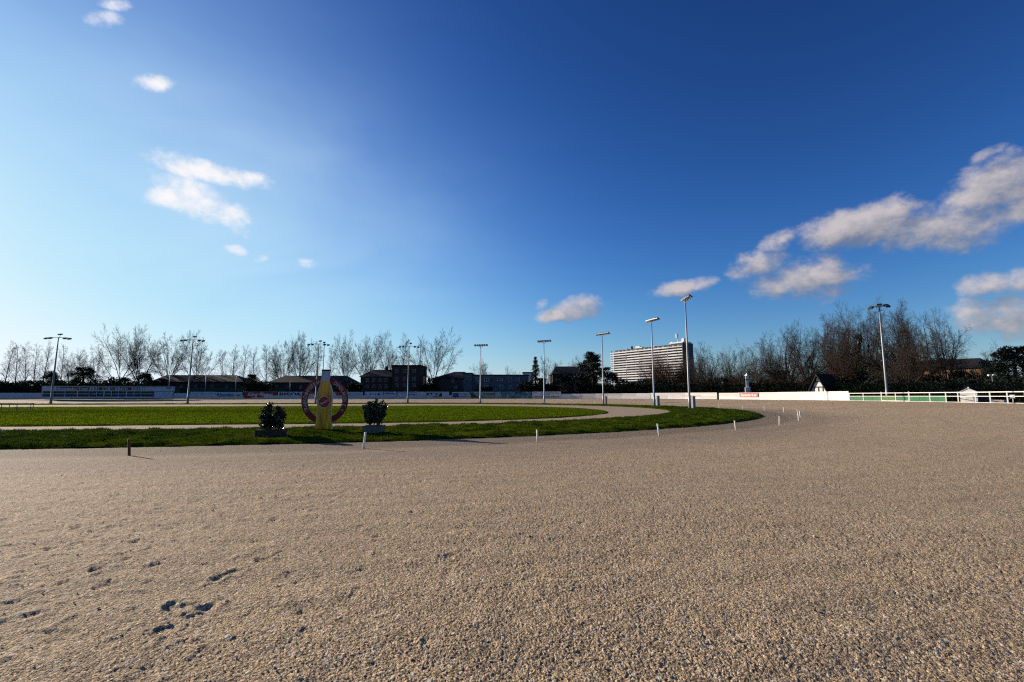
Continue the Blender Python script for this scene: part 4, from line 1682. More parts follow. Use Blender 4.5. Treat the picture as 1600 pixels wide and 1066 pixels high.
tree('sl1', 626, 172, 519, 'upright bare tree above the flat-topped dark brick house', 18, group=GL)
tree('sl2', 654, 172, 522, 'slim bare tree left of the big fan-shaped tree', 13, group=GL)
tree('fan1', 678, 150, 511, 'big fan-shaped bare tree right of the dark brick house', 46, 2.5, GL)
tree('ro1', 758, 176, 558, 'small round-crowned bare tree above the flat block', 30, 1.5, GL)
tree('ro2', 799, 185, 570, 'low bushy bare tree behind the right half of the flat block', 20, 2.0, GL)
tree('sl2', 793, 188, 571, 'thin bare sapling above the flat block', 6, 2.6, GL)
tree('fan3', 858, 150, 553, 'bare tree right of the dark spruce', 17, 3.0, GL)
tree('ro3', 905, 165, 551, 'bare crown peeping out left of the round pine', 14, 3.9, GL)
GR = 'bare trees behind the bend'
tree('br1', 1046, 122, 545, 'reddish bare thicket in front of the apartment block', 46, .3, GR)
tree('ro2', 1072, 128, 540, 'brown bare tree at the right end of the apartment block', 26, .8, GR)
tree('ro3', 1106, 112, 533, 'dense brown tree right of the tallest mast', 42, 1.4, GR)
tree('ro1', 1140, 108, 537, 'dense brown tree left of the white lantern pillar', 38, 2.2, GR)
tree('br2', 1080, 118, 556, 'brown thicket at the foot of the tallest mast, behind the white fence', 34, 2.9, GR)
tree('ro2', 1184, 96, 519, 'bare tree with fine twigs above the white lantern pillar', 36, 3.4, GR)
tree('ro1', 1236, 90, 497, 'wide domed bare tree above the white plank fence', 62, 4.1, GR)
tree('ro3', 1300, 84, 484, 'leaning bare tree left of the ivy-grown tree', 40, 4.9, GR)
tree('ro2', 1392, 74, 455, 'tallest bare tree, just behind the pale three-lamp mast', 60, 5.5, GR)
tree('ro1', 1441, 70, 466, 'tall bare tree right of the pale three-lamp mast', 46, .2, GR)
tree('ro3', 1483, 66, 480, 'bare tree with a rounded brown crown above the orange house', 44, 1.1, GR)
tree('ro1', 1420, 68, 520, 'forked low bare tree behind the green gate', 24, 1.9, GR)
tree('ro2', 1548, 64, 529, 'small drooping bare tree right of the orange house', 38, 2.7, GR)
tree('br2', 1250, 86, 570, 'brown thicket below the wide domed tree', 40, 3.6, GR)
tree('br1', 1316, 80, 548, 'reddish thicket left of the end of the white fence', 34, 4.3, GR)
tree('br2', 1408, 70, 560, 'thicket behind the green gate', 30, 5.0, GR)
tree('br1', 1530, 64, 580, 'reddish thicket behind the white hut', 34, 5.7, GR)

# ivy-grown tree
iv = tree('ro3', 1346, 78, 468, 'ivy-grown tree with dark green trunk right of the white fence end', 48, .6, GR, name='ivy_tree')
rng = np.random.default_rng(14)
cen = np.array([(rng.normal(0, .35 + .03 * z), rng.normal(0, .35 + .03 * z), z) for z in np.linspace(.5, 12.5, 46)])
V = leaf_quads(rng, cen, np.full((46, 3), .8) * rng.uniform(.6, 1.5, (46, 1)), 5200, .17, shell=.1)
obj('ivy', np_mesh('ivy', V, np.arange(len(V)).reshape(-1, 4), M_LEAF_G), iv)

# ------------------------------------------------------------------ evergreens
EVER = {}


def evergreen_variant(key, seed, kind):
    rng = np.random.default_rng(seed)
    tb = MB()
    cen, rad = [], []
    if kind == 'bush':            # 4 m high, 4 m wide
        for k in range(5):
            a = rng.uniform(0, 6.28)
            tb.tube([(0, 0, -.1), (math.cos(a) * .5, math.sin(a) * .5, 1.2), (math.cos(a) * 1.1, math.sin(a) * 1.1, 2.8)], [.07, .05, .02], 6)
        for k in range(26):
            a, q = rng.uniform(0, 6.28), math.sqrt(rng.uniform(0, 1)) * 1.5
            cen.append((q * math.cos(a), q * math.sin(a), rng.uniform(.3, 3.5) * (1 - .18 * q)))
            rad.append(np.array((.62, .62, .48)) * rng.uniform(.7, 1.35))
        V = leaf_quads(rng, np.array(cen), np.array(rad), 3600, .13, shell=.2)
    elif kind == 'spruce':        # 10 m
        tb.tube([(0, 0, -.2), (0, 0, 5), (0, 0, 9.7)], [.20, .12, .02], 8)
        lines = []
        for z in np.linspace(.7, 9.6, 30):
            rr_ = 2.1 * (1 - z / 10.2) ** .85 * rng.uniform(.8, 1.15)
            for k in range(9):
                a = rng.uniform(0, 6.28)
                l = rr_ * rng.uniform(.7, 1.1)
                for f in np.linspace(.25, 1, 5):
                    cen.append((math.cos(a) * l * f, math.sin(a) * l * f, z - .32 * l * f * f + .05))
                    rad.append((.20, .20, .10))
        V = leaf_quads(rng, np.array(cen), np.array(rad), 9000, .12, flat=.4, shell=.0)
    elif kind == 'pine':          # 12 m, cloud-pruned layers
        tb.tube([(0, 0, -.2), (.15, .1, 5), (-.1, 0, 8.5), (.2, .1, 11.5)], [.32, .24, .16, .05], 8)
        for k in range(70):
            z = rng.uniform(.8, 11.6)
            mx = 4.2 if z < 9 else 2.6
            a, q = rng.uniform(0, 6.28), rng.uniform(.3, 1.0) * mx * (1 if z < 8 else (12.6 - z) / 4.6)
            c = (q * math.cos(a), q * math.sin(a), z)
            cen.append(c)
            rad.append(np.array((1.15, 1.15, .55)) * rng.uniform(.7, 1.3))
            if k % 2 == 0:
                tb.tube([(0, 0, z - q * .5), (c[0] * .5, c[1] * .5, z - q * .15), c], [.08, .06, .02], 5)
        V = leaf_quads(rng, np.array(cen), np.array(rad), 15000, .17, shell=.15)
    else:                         # yew: tall dark column-ish mass, 10 m
        tb.tube([(0, 0, -.2), (0, 0, 6), (0, 0, 9)], [.30, .18, .03], 8)
        for k in range(60):
            z = rng.uniform(.4, 9.4)
            mx = 3.2 * math.sin(min(1, (10.2 - z) / 5) * 1.5)
            a, q = rng.uniform(0, 6.28), math.sqrt(rng.uniform(0, 1)) * mx
            cen.append((q * math.cos(a), q * math.sin(a), z))
            rad.append(np.array((.8, .8, .75)) * rng.uniform(.7, 1.4))
        V = leaf_quads(rng, np.array(cen), np.array(rad), 8000, .16, shell=.25)
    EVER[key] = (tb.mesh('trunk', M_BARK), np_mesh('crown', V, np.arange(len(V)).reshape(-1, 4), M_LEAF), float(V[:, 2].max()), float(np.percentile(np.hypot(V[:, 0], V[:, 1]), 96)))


for key, sd, kd in (('bush1', 1, 'bush'), ('bush2', 2, 'bush'), ('bush3', 3, 'bush'), ('spruce', 4, 'spruce'), ('pine', 5, 'pine'), ('yew', 6, 'yew'), ('yew2', 7, 'yew')):
    evergreen_variant(key, sd, kd)


def ever(key, px, Y, ytop, halfw, label, cat='bush', group=None, name='evergreen_bush'):
    tm, cm, top, wid = EVER[key]
    p = at(px, 612, Y)
    s = (at(px, ytop, Y).z - BANK) / top
    sw = halfw * Y / F / wid
    t = empty(name, (p.x, Y, BANK), rt.uniform(0, 6.28))
    t.scale = (sw, sw, s)
    tag(t, label, cat, group)
    obj('trunk', tm, t)
    obj('crown', cm, t)


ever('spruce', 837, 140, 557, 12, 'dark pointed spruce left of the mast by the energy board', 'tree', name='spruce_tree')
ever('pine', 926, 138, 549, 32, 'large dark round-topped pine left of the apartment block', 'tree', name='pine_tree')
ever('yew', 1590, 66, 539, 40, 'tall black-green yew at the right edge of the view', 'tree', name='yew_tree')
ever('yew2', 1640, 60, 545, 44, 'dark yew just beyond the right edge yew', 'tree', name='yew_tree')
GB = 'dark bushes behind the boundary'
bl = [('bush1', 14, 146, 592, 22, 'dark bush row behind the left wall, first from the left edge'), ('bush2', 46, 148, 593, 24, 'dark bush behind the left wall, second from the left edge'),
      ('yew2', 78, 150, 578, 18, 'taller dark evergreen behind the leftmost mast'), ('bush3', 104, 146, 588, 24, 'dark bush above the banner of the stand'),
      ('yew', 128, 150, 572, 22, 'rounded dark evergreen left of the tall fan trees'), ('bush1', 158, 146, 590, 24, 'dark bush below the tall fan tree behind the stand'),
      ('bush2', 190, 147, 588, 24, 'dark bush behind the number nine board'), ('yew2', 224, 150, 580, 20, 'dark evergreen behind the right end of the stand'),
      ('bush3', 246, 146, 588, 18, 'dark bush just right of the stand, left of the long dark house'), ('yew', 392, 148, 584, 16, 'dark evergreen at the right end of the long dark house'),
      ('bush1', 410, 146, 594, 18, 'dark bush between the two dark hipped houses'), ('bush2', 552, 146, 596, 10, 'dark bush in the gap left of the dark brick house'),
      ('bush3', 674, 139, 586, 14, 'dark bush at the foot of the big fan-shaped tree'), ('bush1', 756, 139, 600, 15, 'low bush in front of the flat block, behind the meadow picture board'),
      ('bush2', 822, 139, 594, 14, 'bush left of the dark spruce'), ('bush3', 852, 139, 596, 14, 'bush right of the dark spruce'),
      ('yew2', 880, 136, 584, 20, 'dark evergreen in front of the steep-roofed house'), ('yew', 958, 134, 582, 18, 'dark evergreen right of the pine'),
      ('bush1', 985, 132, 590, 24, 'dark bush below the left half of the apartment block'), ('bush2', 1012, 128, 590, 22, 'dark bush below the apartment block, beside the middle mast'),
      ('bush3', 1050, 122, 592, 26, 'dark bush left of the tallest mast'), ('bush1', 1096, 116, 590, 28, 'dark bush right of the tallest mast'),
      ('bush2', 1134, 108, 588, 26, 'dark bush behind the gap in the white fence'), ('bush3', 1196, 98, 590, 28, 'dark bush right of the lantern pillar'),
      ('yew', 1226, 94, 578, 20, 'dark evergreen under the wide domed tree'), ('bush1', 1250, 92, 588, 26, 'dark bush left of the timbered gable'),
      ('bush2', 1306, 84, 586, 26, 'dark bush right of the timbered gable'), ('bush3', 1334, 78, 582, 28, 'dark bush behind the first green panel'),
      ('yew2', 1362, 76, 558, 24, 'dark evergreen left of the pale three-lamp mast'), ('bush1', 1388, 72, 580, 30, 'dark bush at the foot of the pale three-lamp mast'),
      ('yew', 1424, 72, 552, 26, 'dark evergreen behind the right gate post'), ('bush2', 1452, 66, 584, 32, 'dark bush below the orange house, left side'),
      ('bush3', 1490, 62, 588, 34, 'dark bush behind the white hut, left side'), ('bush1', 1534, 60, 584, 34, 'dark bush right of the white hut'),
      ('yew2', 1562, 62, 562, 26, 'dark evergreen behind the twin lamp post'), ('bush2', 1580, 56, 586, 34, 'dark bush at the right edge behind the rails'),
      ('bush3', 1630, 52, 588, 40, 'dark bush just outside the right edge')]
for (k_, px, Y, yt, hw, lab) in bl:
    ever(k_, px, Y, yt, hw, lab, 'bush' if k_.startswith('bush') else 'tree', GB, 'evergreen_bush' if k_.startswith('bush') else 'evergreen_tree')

# ------------------------------------------------------------------ buildings behind the track
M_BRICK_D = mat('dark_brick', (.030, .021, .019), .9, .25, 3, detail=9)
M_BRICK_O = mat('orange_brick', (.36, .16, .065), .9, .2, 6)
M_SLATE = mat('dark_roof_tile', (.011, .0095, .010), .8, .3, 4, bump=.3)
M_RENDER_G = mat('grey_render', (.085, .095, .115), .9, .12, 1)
M_RENDER_W = mat('white_render', (.62, .61, .59), .8, .08, 1)
M_FRAME = mat('white_frame', (.16, .17, .19), .6, .05, 2)
M_FRAME_W = mat('bright_frame', (.50, .52, .56), .6, .05, 2)
M_OCHRE = mat('ochre_render', (.36, .19, .075), .85, .15, 1)


def house(px0, px1, Y, y_ridge, y_eave, label, wall_m, roof_m, hips=(0, 0), depth=9.0, wins=(), flat=False, rz=0.0, name='house', extra=None, gable_front=False):
    x0, x1 = at(px0, 605, Y).x, at(px1, 605, Y).x
    w = x1 - x0
    k = Y / F
    t = empty(name, ((x0 + x1) / 2, Y, BANK - .1), rz)
    tag(t, label, 'building')
    pm = (px0 + px1) / 2
    ze = at(pm, y_eave, Y).z - BANK + .1
    zr = at(pm, y_ridge, Y).z - BANK + .1
    o = .35
    if gable_front:
        MB().prism([(-w / 2, 0), (w / 2, 0), (w / 2, ze), (0, zr), (-w / 2, ze)], 0, depth).build('wall', wall_m, t)
        MB().prism([(-w / 2 - o, ze - .25), (0, zr + .02), (w / 2 + o, ze - .25), (w / 2 + o, ze - .02), (0, zr + .25), (-w / 2 - o, ze - .02)], -.3, depth + .3).build('roof', roof_m, t)
    else:
        MB().box((0, depth / 2, ze / 2), (w, depth, ze)).build('wall', wall_m, t)
        if flat:
            MB().box((0, depth / 2, (ze + zr) / 2 + .02), (w + .3, depth + .3, max(.15, zr - ze))).build('roof', roof_m, t, bevel=.03)
        else:
            m_ = MB()
            a, b = -w / 2 - o, w / 2 + o
            c, d = -o, depth + o
            m_.v = [(a, c, ze - .1), (b, c, ze - .1), (b, d, ze - .1), (a, d, ze - .1), (a, c, ze + .1), (b, c, ze + .1), (b, d, ze + .1), (a, d, ze + .1), (a + hips[0], depth / 2, zr), (b - hips[1], depth / 2, zr)]
            m_.f = [(0, 3, 2, 1), (0, 1, 5, 4), (1, 2, 6, 5), (2, 3, 7, 6), (3, 0, 4, 7), (4, 5, 9, 8), (6, 7, 8, 9), (5, 6, 9), (7, 4, 8)]
            rf = m_.build('roof', roof_m, t)
            if extra == 'chimney':
                MB().box((w * .2, depth / 2, zr + .4), (.8, .8, 1.4)).build('chimney', M_BRICK_D, rf)
    for (wx, wy, ww, wh) in wins:
        lx_ = at(wx, wy, Y).x - (x0 + x1) / 2
        lz = at(wx, wy, Y).z - BANK + .1
        fr = MB()
        W, H = ww * k, wh * k
        fr.box((0, -.03, H / 2 + .05), (W + .2, .08, .1)).box((0, -.03, -H / 2 - .05), (W + .3, .12, .1)).box((-W / 2 - .05, -.03, 0), (.1, .08, H)).box((W / 2 + .05, -.03, 0), (.1, .08, H)).box((0, -.03, 0), (.07, .06, H))
        wo = fr.build('window', M_FRAME_W if flat and w > 15 else M_FRAME, t, (lx_, 0, lz))
        MB().box((0, -.012, 0), (W, .02, H)).build('pane', M_GLASS, wo)
    return t


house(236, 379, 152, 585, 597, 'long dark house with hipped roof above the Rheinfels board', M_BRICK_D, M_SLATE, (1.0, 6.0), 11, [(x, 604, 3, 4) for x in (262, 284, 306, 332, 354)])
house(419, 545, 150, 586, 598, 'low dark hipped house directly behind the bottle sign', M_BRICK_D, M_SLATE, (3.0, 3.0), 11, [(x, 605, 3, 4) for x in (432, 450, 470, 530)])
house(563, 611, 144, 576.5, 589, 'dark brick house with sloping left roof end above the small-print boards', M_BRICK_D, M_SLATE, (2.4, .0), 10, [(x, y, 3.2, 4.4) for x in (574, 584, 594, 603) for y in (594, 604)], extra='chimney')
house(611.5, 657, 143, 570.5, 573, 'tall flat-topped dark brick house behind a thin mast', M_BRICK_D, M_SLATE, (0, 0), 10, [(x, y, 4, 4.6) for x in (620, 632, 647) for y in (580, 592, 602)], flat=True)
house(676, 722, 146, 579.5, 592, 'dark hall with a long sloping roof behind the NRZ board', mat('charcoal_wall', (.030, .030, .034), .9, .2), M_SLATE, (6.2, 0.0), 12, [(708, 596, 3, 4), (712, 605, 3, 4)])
house(722.5, 737, 147, 582.5, 584, 'small grey upper wing on the dark hall', M_RENDER_G, M_SLATE, (0, 0), 8, [(729, 589, 4, 3)], flat=True)
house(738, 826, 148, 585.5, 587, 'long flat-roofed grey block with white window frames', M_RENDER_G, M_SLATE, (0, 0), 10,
      [(x, 593.4, 5.2, 4.4) for x in (748, 760, 797, 809)] + [(x, 604.4, 5.2, 4.0) for x in (748, 760, 783, 797, 809)] + [(781, 593.6, 8, 2.4)], flat=True)
house(817, 833, 172, 581.5, 583.5, 'far white flat-roofed house left of the spruce', M_RENDER_W, M_SLATE, (0, 0), 8, [(824, 590, 3, 3)], flat=True)
house(842, 853, 156, 590, 593, 'small orange brick house behind the spruce', M_BRICK_O, M_SLATE, (.5, .5), 7, [(847, 600, 3, 3)])
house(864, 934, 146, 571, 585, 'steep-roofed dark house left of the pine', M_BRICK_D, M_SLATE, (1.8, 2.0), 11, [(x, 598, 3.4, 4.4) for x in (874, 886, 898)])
house(1436, 1520, 84, 560, 576, 'orange house glimpsed between the tall bare trees', M_OCHRE, M_SLATE, (1.5, 1.5), 9, [(x, y, 3.4, 4.4) for x in (1444, 1459, 1470, 1484, 1497, 1509) for y in (580.5, 590)], rz=R(-60))

# brick pillar by the tall dark house
p = at(662.5, 612, 141)
t = empty('brick_chimney', (p.x, 141, BANK))
tag(t, 'narrow orange brick chimney pillar right of the flat-topped dark house', 'chimney')
hh = at(662.5, 589, 141).z - BANK
MB().box((0, 0, hh / 2), (.55, .55, hh)).build('shaft', M_BRICK_O, t)
MB().box((0, 0, hh + .08), (.72, .72, .16)).build('cap', M_CONCRETE, t)


def timber_gable():
    Y = 74.5
    x0, xm, x1 = at(1268, 600, Y).x, at(1278.5, 600, Y).x, at(1295, 600, Y).x
    t = empty('timbered_house', (xm, Y, BANK), R(-68))
    tag(t, 'white gabled house front with dark timbers above the white plank fence', 'building')
    zt = at(1278, 587.5, Y).z - BANK
    w = x1 - x0
    ze = zt * .30
    MB().prism([(-w / 2, 0), (w / 2, 0), (w / 2, ze), (0, zt), (-w / 2, ze)], 0, 3.2).build('wall', M_RENDER_W, t)
    MB().prism([(-w / 2 - .35, ze - .3), (0, zt + .05), (w / 2 + .35, ze - .3), (w / 2 + .35, ze - .05), (0, zt + .32), (-w / 2 - .35, ze - .05)], -.4, 3.4).build('roof', M_SLATE, t)
    for z in (ze, ze + (zt - ze) * .35, ze + (zt - ze) * .66):
        ww = w * (zt - z) / (zt - ze)
        MB().box((0, -.03, z), (ww * .98, .06, .16)).build('beam', M_DARKGAP, t)
    for x in (-.26, 0, .26):
        MB().box((x * w, -.025, ze + (zt - ze) * .17), (.14, .05, (zt - ze) * .33)).build('timber', M_DARKGAP, t)
    for x in (-.13, .13):
        o = MB().box((x * w, -.04, ze * .55), (w * .16, .06, ze * .5)).build('window', M_FRAME, t)
        MB().box((x * w, -.075, ze * .55), (w * .13, .02, ze * .42)).build('pane', M_GLASS, o)


timber_gable()
# white lantern pillar
Y = 91.5
p = at(1168.5, 612, Y)
t = empty('lantern_pillar', (p.x, Y, BANK), R(-25))
tag(t, 'white pillar with a dark lantern cap behind the red banner', 'pillar')
k = Y / F
MB().box((0, 0, 1.2), (.95, .95, 2.4)).build('base', M_RENDER_W, t, bevel=.05)
MB().box((0, 0, 3.1), (.52, .52, 1.4)).build('shaft', M_RENDER_W, t, bevel=.03)
MB().box((0, 0, 3.85), (.80, .80, .10)).build('ledge', M_DARKGAP, t)
MB().box((0, 0, 4.22), (.60, .60, .74)).build('lantern', M_RENDER_W, t, bevel=.04)
MB().tube([(0, 0, 4.59), (0, 0, 5.1)], [.48, .03], 4).build('spire', M_RENDER_W, t)
# twin lamp post on the right
Y = 56.0
p = at(1553, 612, Y)
t = empty('street_lamp', (p.x, Y, BANK))
tag(t, 'twin-headed street lamp with white heads among the dark trees at right', 'lamp post')
hh = at(1553, 588, Y).z - BANK
MB().tube([(0, 0, 0), (0, 0, hh)], [.08, .05], 8).build('pole', M_STEEL_D, t)
MB().box((0, 0, hh + .02), (.9, .06, .06)).build('arm', M_STEEL, t)
for s in (-1, 1):
    MB().box((s * .28, 0, hh + .12), (.42, .26, .16)).build('lamp_head', M_WHITE, t, bevel=.04)

# apartment block far behind the bend
def tower():
    A, B = Vector((at(960, 600, 560).x, 560, 0)), Vector((at(1069, 600, 480).x, 480, 0))
    d = B - A
    Ln = math.hypot(d.x, d.y)
    rz = math.atan2(d.y, d.x)
    t = empty('apartment_block', ((A.x + B.x) / 2, (A.y + B.y) / 2, BANK), rz)
    tag(t, 'large white apartment block with stacked balcony bands behind the bend', 'building')
    H = at(1066, 537.5, 481).z - BANK
    D = 15.0
    nf, fh = 19, (H - .8) / 19.0
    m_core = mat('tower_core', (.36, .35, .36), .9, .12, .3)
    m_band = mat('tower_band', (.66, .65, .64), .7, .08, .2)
    m_end = mat('tower_end_shade', (.075, .080, .092), .9, .15, .3)  # dark tone paints in the shade of the end turned from the sun
    MB().box((0, D / 2 + 1.6, H / 2), (Ln, D, H)).build('wall', m_core, t)
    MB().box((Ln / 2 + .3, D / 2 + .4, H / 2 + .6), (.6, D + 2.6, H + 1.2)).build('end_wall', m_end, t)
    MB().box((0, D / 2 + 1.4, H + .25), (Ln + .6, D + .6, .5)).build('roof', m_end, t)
    MB().box((Ln * .41, D / 2 + 1.4, H + 1.6), (Ln * .17, D * .9, 2.4)).build('penthouse', m_band, t)
    MB().box((Ln * .41, 1.5, H + 1.7), (Ln * .172, 1.4, 1.0)).build('penthouse_parapet', m_band, t)
    n = 15
    wme = MB().box((0, 0, 0), (Ln / n * .62, .08, fh * .55)).mesh('window', M_GLASS)
    m_band2 = mat('tower_band_worn', (.48, .46, .45), .7, .12, .2)
    rtw = random.Random(2)
    bmes = [MB().box((0, 0, 0), (Ln / 5 - .5, .22, fh * .42)).mesh('balcony_band', q_) for q_ in (m_band, m_band, m_band2)]
    sme = MB().box((0, 0, 0), (Ln - .2, 1.7, .22)).mesh('balcony_slab', m_core)
    pme = MB().box((0, 0, 0), (.22, 1.5, fh * .98)).mesh('partition', m_band)
    for f in range(4, nf):
        z = .6 + f * fh
        for c in range(5):
            obj('balcony_band', rtw.choice(bmes), t, (-Ln / 2 + (c + .5) * Ln / 5, -.12 + rtw.choice((0, 0, .5)), z + fh * .25))
        obj('balcony_slab', sme, t, (0, .80, z + .02))
        for c in range(n):
            obj('window', wme, t, (-Ln / 2 + (c + .5) * Ln / n, 1.58, z + fh * .62))
    for c in range(0, n + 1, 3):
        MB().box((-Ln / 2 + c * Ln / n, .78, H / 2 + 5), (.25, 1.45, H - 12)).build('partition', m_band, t)
    # stair balconies stepping out at the far end
    for f in range(4, nf):
        MB().box((-Ln / 2 - 3.2, 3.5, .6 + f * fh + fh * .25), (6, 5.5, fh * .36)).build('end_balcony', m_band, t)
    MB().box((-Ln / 2 - 7.0, 4.0, H / 2 + 2), (.7, .7, H - 2)).build('end_mast', m_end, t)
    for (x, w_, h_) in ((-.18, 6, 3.2), (-.13, 3, 2.0), (.30, 2.5, 3.6), (.45, 3, 3.8), (.06, 2, 1.4), (-.36, 1.6, 1.8), (-.28, .5, 4.0)):
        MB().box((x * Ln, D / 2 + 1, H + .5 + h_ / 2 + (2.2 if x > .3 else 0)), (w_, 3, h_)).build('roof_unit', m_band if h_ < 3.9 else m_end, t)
    # antenna with a drum
    a = MB().tube([(Ln * .385, D / 2, H + 2.6), (Ln * .385, D / 2, H + 10.5)], [.6, .3], 8).build('antenna', m_band, t)
    MB().tube([(Ln * .385, D / 2 - 1, H + 7.2), (Ln * .385, D / 2 - 1, H + 12.0)], 1.3, 12).build('antenna_drum', m_band, a)


tower()

# ------------------------------------------------------------------ clipped hedges closing the view behind the boundary
def hedge_mesh(seed):
    rng = np.random.default_rng(seed)
    n = 5200
    P = np.stack([rng.uniform(-4, 4, n), rng.normal(0, .55, n), 3.0 * rng.uniform(0, 1, n) ** .8], 1)
    P[:, 2] *= .80 + .35 * vnoise(P[:, 0] * 1.1, P[:, 1] * .8, seed)
    a = rng.normal(size=(n, 3))
    a /= np.linalg.norm(a, axis=1)[:, None]
    b = np.cross(a, rng.normal(size=(n, 3)))
    b /= np.linalg.norm(b, axis=1)[:, None]
    sz = .16 * rng.uniform(.6, 1.4, n)[:, None]
    V = np.stack([P - a * sz, P + b * sz * .5, P + a * sz, P - b * sz * .5], 1).reshape(-1, 3)
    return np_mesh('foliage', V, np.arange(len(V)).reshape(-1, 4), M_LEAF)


HEDGES = [hedge_mesh(k) for k in (1, 2, 3)]
STEM_ME = MB()
for k in range(9):
    STEM_ME.tube([(-3.6 + k * .9, 0, -.1), (-3.6 + k * .9, .1, 1.6)], [.06, .03], 5)
STEM_ME = STEM_ME.mesh('stems', M_BARK)


def hedge_row(breaks, off, htop, where):
    for i in range(len(breaks) - 1):
        a, b, mid, w, rz = span(breaks[i], breaks[i + 1], 67.0 + off)
        t = empty('hedge', (mid.x, mid.y, BANK), rz)
        t.scale = (w / 7.4, 1.0, (at((breaks[i] + breaks[i + 1]) / 2, htop + rt.uniform(-2, 2), mid.y).z - BANK) / 3.1)
        tag(t, 'dark hedge length %s, %s from the left' % (where, NTH[i]), 'hedge', 'hedges behind the boundary')
        obj('foliage', HEDGES[i % 3], t)
        obj('stems', STEM_ME, t)


hedge_row([-30, -8, 16, 40, 64, 88, 112, 136, 160, 184, 208, 234], 16, 598, 'behind the left wall and the stand')
hedge_row([384, 402, 421], 12, 598, 'between the two hipped dark houses')
hedge_row([543, 554, 565], 12, 600, 'in the gap left of the dark brick house')
hedge_row([656, 668, 681], 12, 599, 'under the big fan-shaped tree')
hedge_row([822, 836, 850, 866], 10, 601, 'under the spruce')
hedge_row([900, 922, 944, 966, 988, 1010, 1032, 1054, 1076, 1098], 9, 598, 'between the pine and the tallest mast')
hedge_row([1096, 1116, 1136, 1158, 1180, 1202, 1224, 1246, 1268], 7, 599, 'between the tallest mast and the timbered gable')
hedge_row([1290, 1312, 1334, 1358, 1382, 1408, 1436], 5, 599, 'between the timbered gable and the gate')
hedge_row([1434, 1464, 1496, 1530, 1566, 1604, 1646], 5, 600, 'right of the gate behind the rails')
# more bare crowns thickening the right-hand group
for i, (ky, px, Y, yt, hw) in enumerate([('ro2', 1160, 104, 528, 34), ('ro1', 1210, 100, 512, 40), ('ro3', 1262, 92, 503, 44), ('ro1', 1322, 86, 478, 46), ('ro2', 1366, 82, 466, 48), ('ro3', 1418, 78, 468, 48)]):
    tree(ky, px, Y, yt, 'bare tree standing further back in the right-hand group, %s from the left' % NTH[i], hw, group=GR)
# things behind the rails at the right
p = wall_pt(1536, 69.5)
t = empty('tarpaulin_tent', (p.x, p.y, BANK), R(-50))
tag(t, 'low dark grey tarpaulin tent right of the white hut behind the rails', 'tent')
MB().prism([(-.9, 0), (.9, 0), (.9, .35), (.1, .95), (-.9, .55)], 0, 1.6).build('cover', mat('tarpaulin', (.06, .06, .065), .6, .2), t)
MB().box((0, -.02, .03), (1.8, .06, .06)).build('ground_bar', M_STEEL_D, t)
p = wall_pt(1562, 69.0)
t = empty('pallet', (p.x, p.y, BANK), R(-52))
tag(t, 'pale wooden pallet lying behind the rails near the right edge', 'pallet')
for k in range(6):
    MB().box((-.5 + k * .2, 0, .30), (.12, .9, .03)).build('slat', M_CREAM, t)
for y in (-.38, 0, .38):
    MB().box((0, y, .20), (1.15, .10, .16)).build('bearer', M_CREAM, t)
p = wall_pt(1582, 68.8)
t = empty('small_sign', (p.x, p.y, BANK), R(-55))
tag(t, 'small white sign on a short post behind the rails near the right edge', 'sign')
MB().box((0, 0, .3), (.06, .06, .6)).build('post', M_WHITE2, t)
MB().box((0, -.04, .62), (.34, .03, .36)).build('plate', M_WHITE, t, bevel=.01)

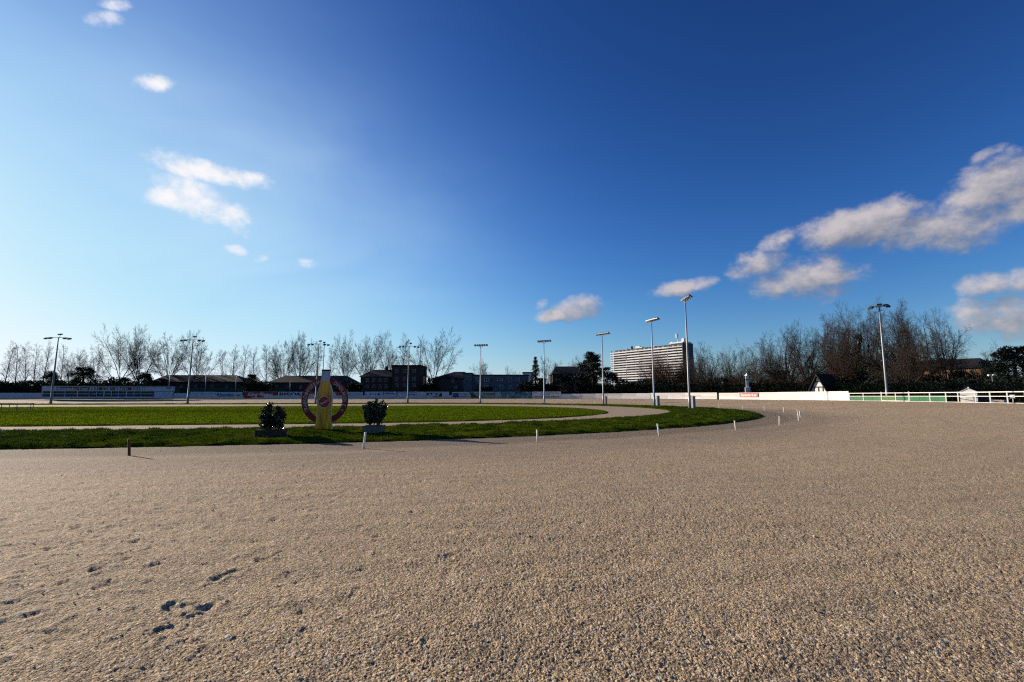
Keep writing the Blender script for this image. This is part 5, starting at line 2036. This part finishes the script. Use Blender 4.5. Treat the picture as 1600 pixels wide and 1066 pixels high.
# brown thickets filling the foot of the right-hand group
for i, (ky, px, Y, yt, hw) in enumerate([('br2', 1112, 112, 572, 30), ('br1', 1150, 106, 574, 28), ('br2', 1192, 100, 570, 32), ('br1', 1222, 94, 572, 30), ('br2', 1298, 86, 562, 34), ('br2', 1340, 80, 556, 36), ('br1', 1376, 76, 562, 34),
                                         ('br2', 1432, 72, 578, 34), ('br1', 1570, 62, 572, 36)]):
    tree(ky, px, Y, yt, 'brown thicket at the foot of the right-hand trees, %s from the left' % NTH[i], hw, group='brown thickets behind the bend', name='bare_thicket')

# ------------------------------------------------------------------ loose stones and clods lying on the near track
def stones():
    rng = np.random.default_rng(12)
    n = 2600
    y = 2.2 + 9.0 * rng.uniform(0, 1, n) ** 1.3
    x = rng.uniform(-1.25, 1.25, n) * y
    r = .004 + .006 * rng.uniform(0, 1, n) ** 2 + .009 * (rng.uniform(0, 1, n) > .97)
    base = np.array([(1, 0, 0), (0, 1, 0), (-1, 0, 0), (0, -1, 0), (.2, .1, .8), (-.1, 0, -.6)])
    V = base[None] * r[:, None, None] * rng.uniform(.6, 1.4, (n, 6, 3))
    a = rng.uniform(0, 6.28, n)
    c, s_ = np.cos(a)[:, None], np.sin(a)[:, None]
    W = V.copy()
    W[:, :, 0] = V[:, :, 0] * c - V[:, :, 1] * s_ + x[:, None]
    W[:, :, 1] = V[:, :, 0] * s_ + V[:, :, 1] * c + y[:, None]
    W[:, :, 2] += ground_z(x, y)[:, None] + r[:, None] * .4 + .003
    f = np.array([(0, 1, 4), (1, 2, 4), (2, 3, 4), (3, 0, 4), (1, 0, 5), (2, 1, 5), (3, 2, 5), (0, 3, 5)])
    Fc = (f[None] + (np.arange(n) * 6)[:, None, None]).reshape(-1, 3)
    o = obj('loose_stones', np_mesh('loose_stones', W.reshape(-1, 3), Fc, mat('stone_chips', (.34, .29, .22), .9, .6, 14, detail=2)))
    tag(o, 'loose stone chips scattered over the near gravel', 'stones', kind='stuff')


stones()

for i, (ky, px, Y, yt, hw) in enumerate([('br2', 1470, 70, 574, 30), ('br1', 1062, 120, 556, 30), ('br2', 1026, 124, 560, 26)]):
    tree(ky, px, Y, yt, ['brown thicket in front of the orange house', 'reddish thicket before the right end of the apartment block', 'brown thicket beside the mast before the apartment block'][i], hw, group='brown thickets behind the bend', name='bare_thicket')
ever('bush2', 1504, 70, 577, 22, 'dark bush in front of the right half of the orange house', 'bush', GB)
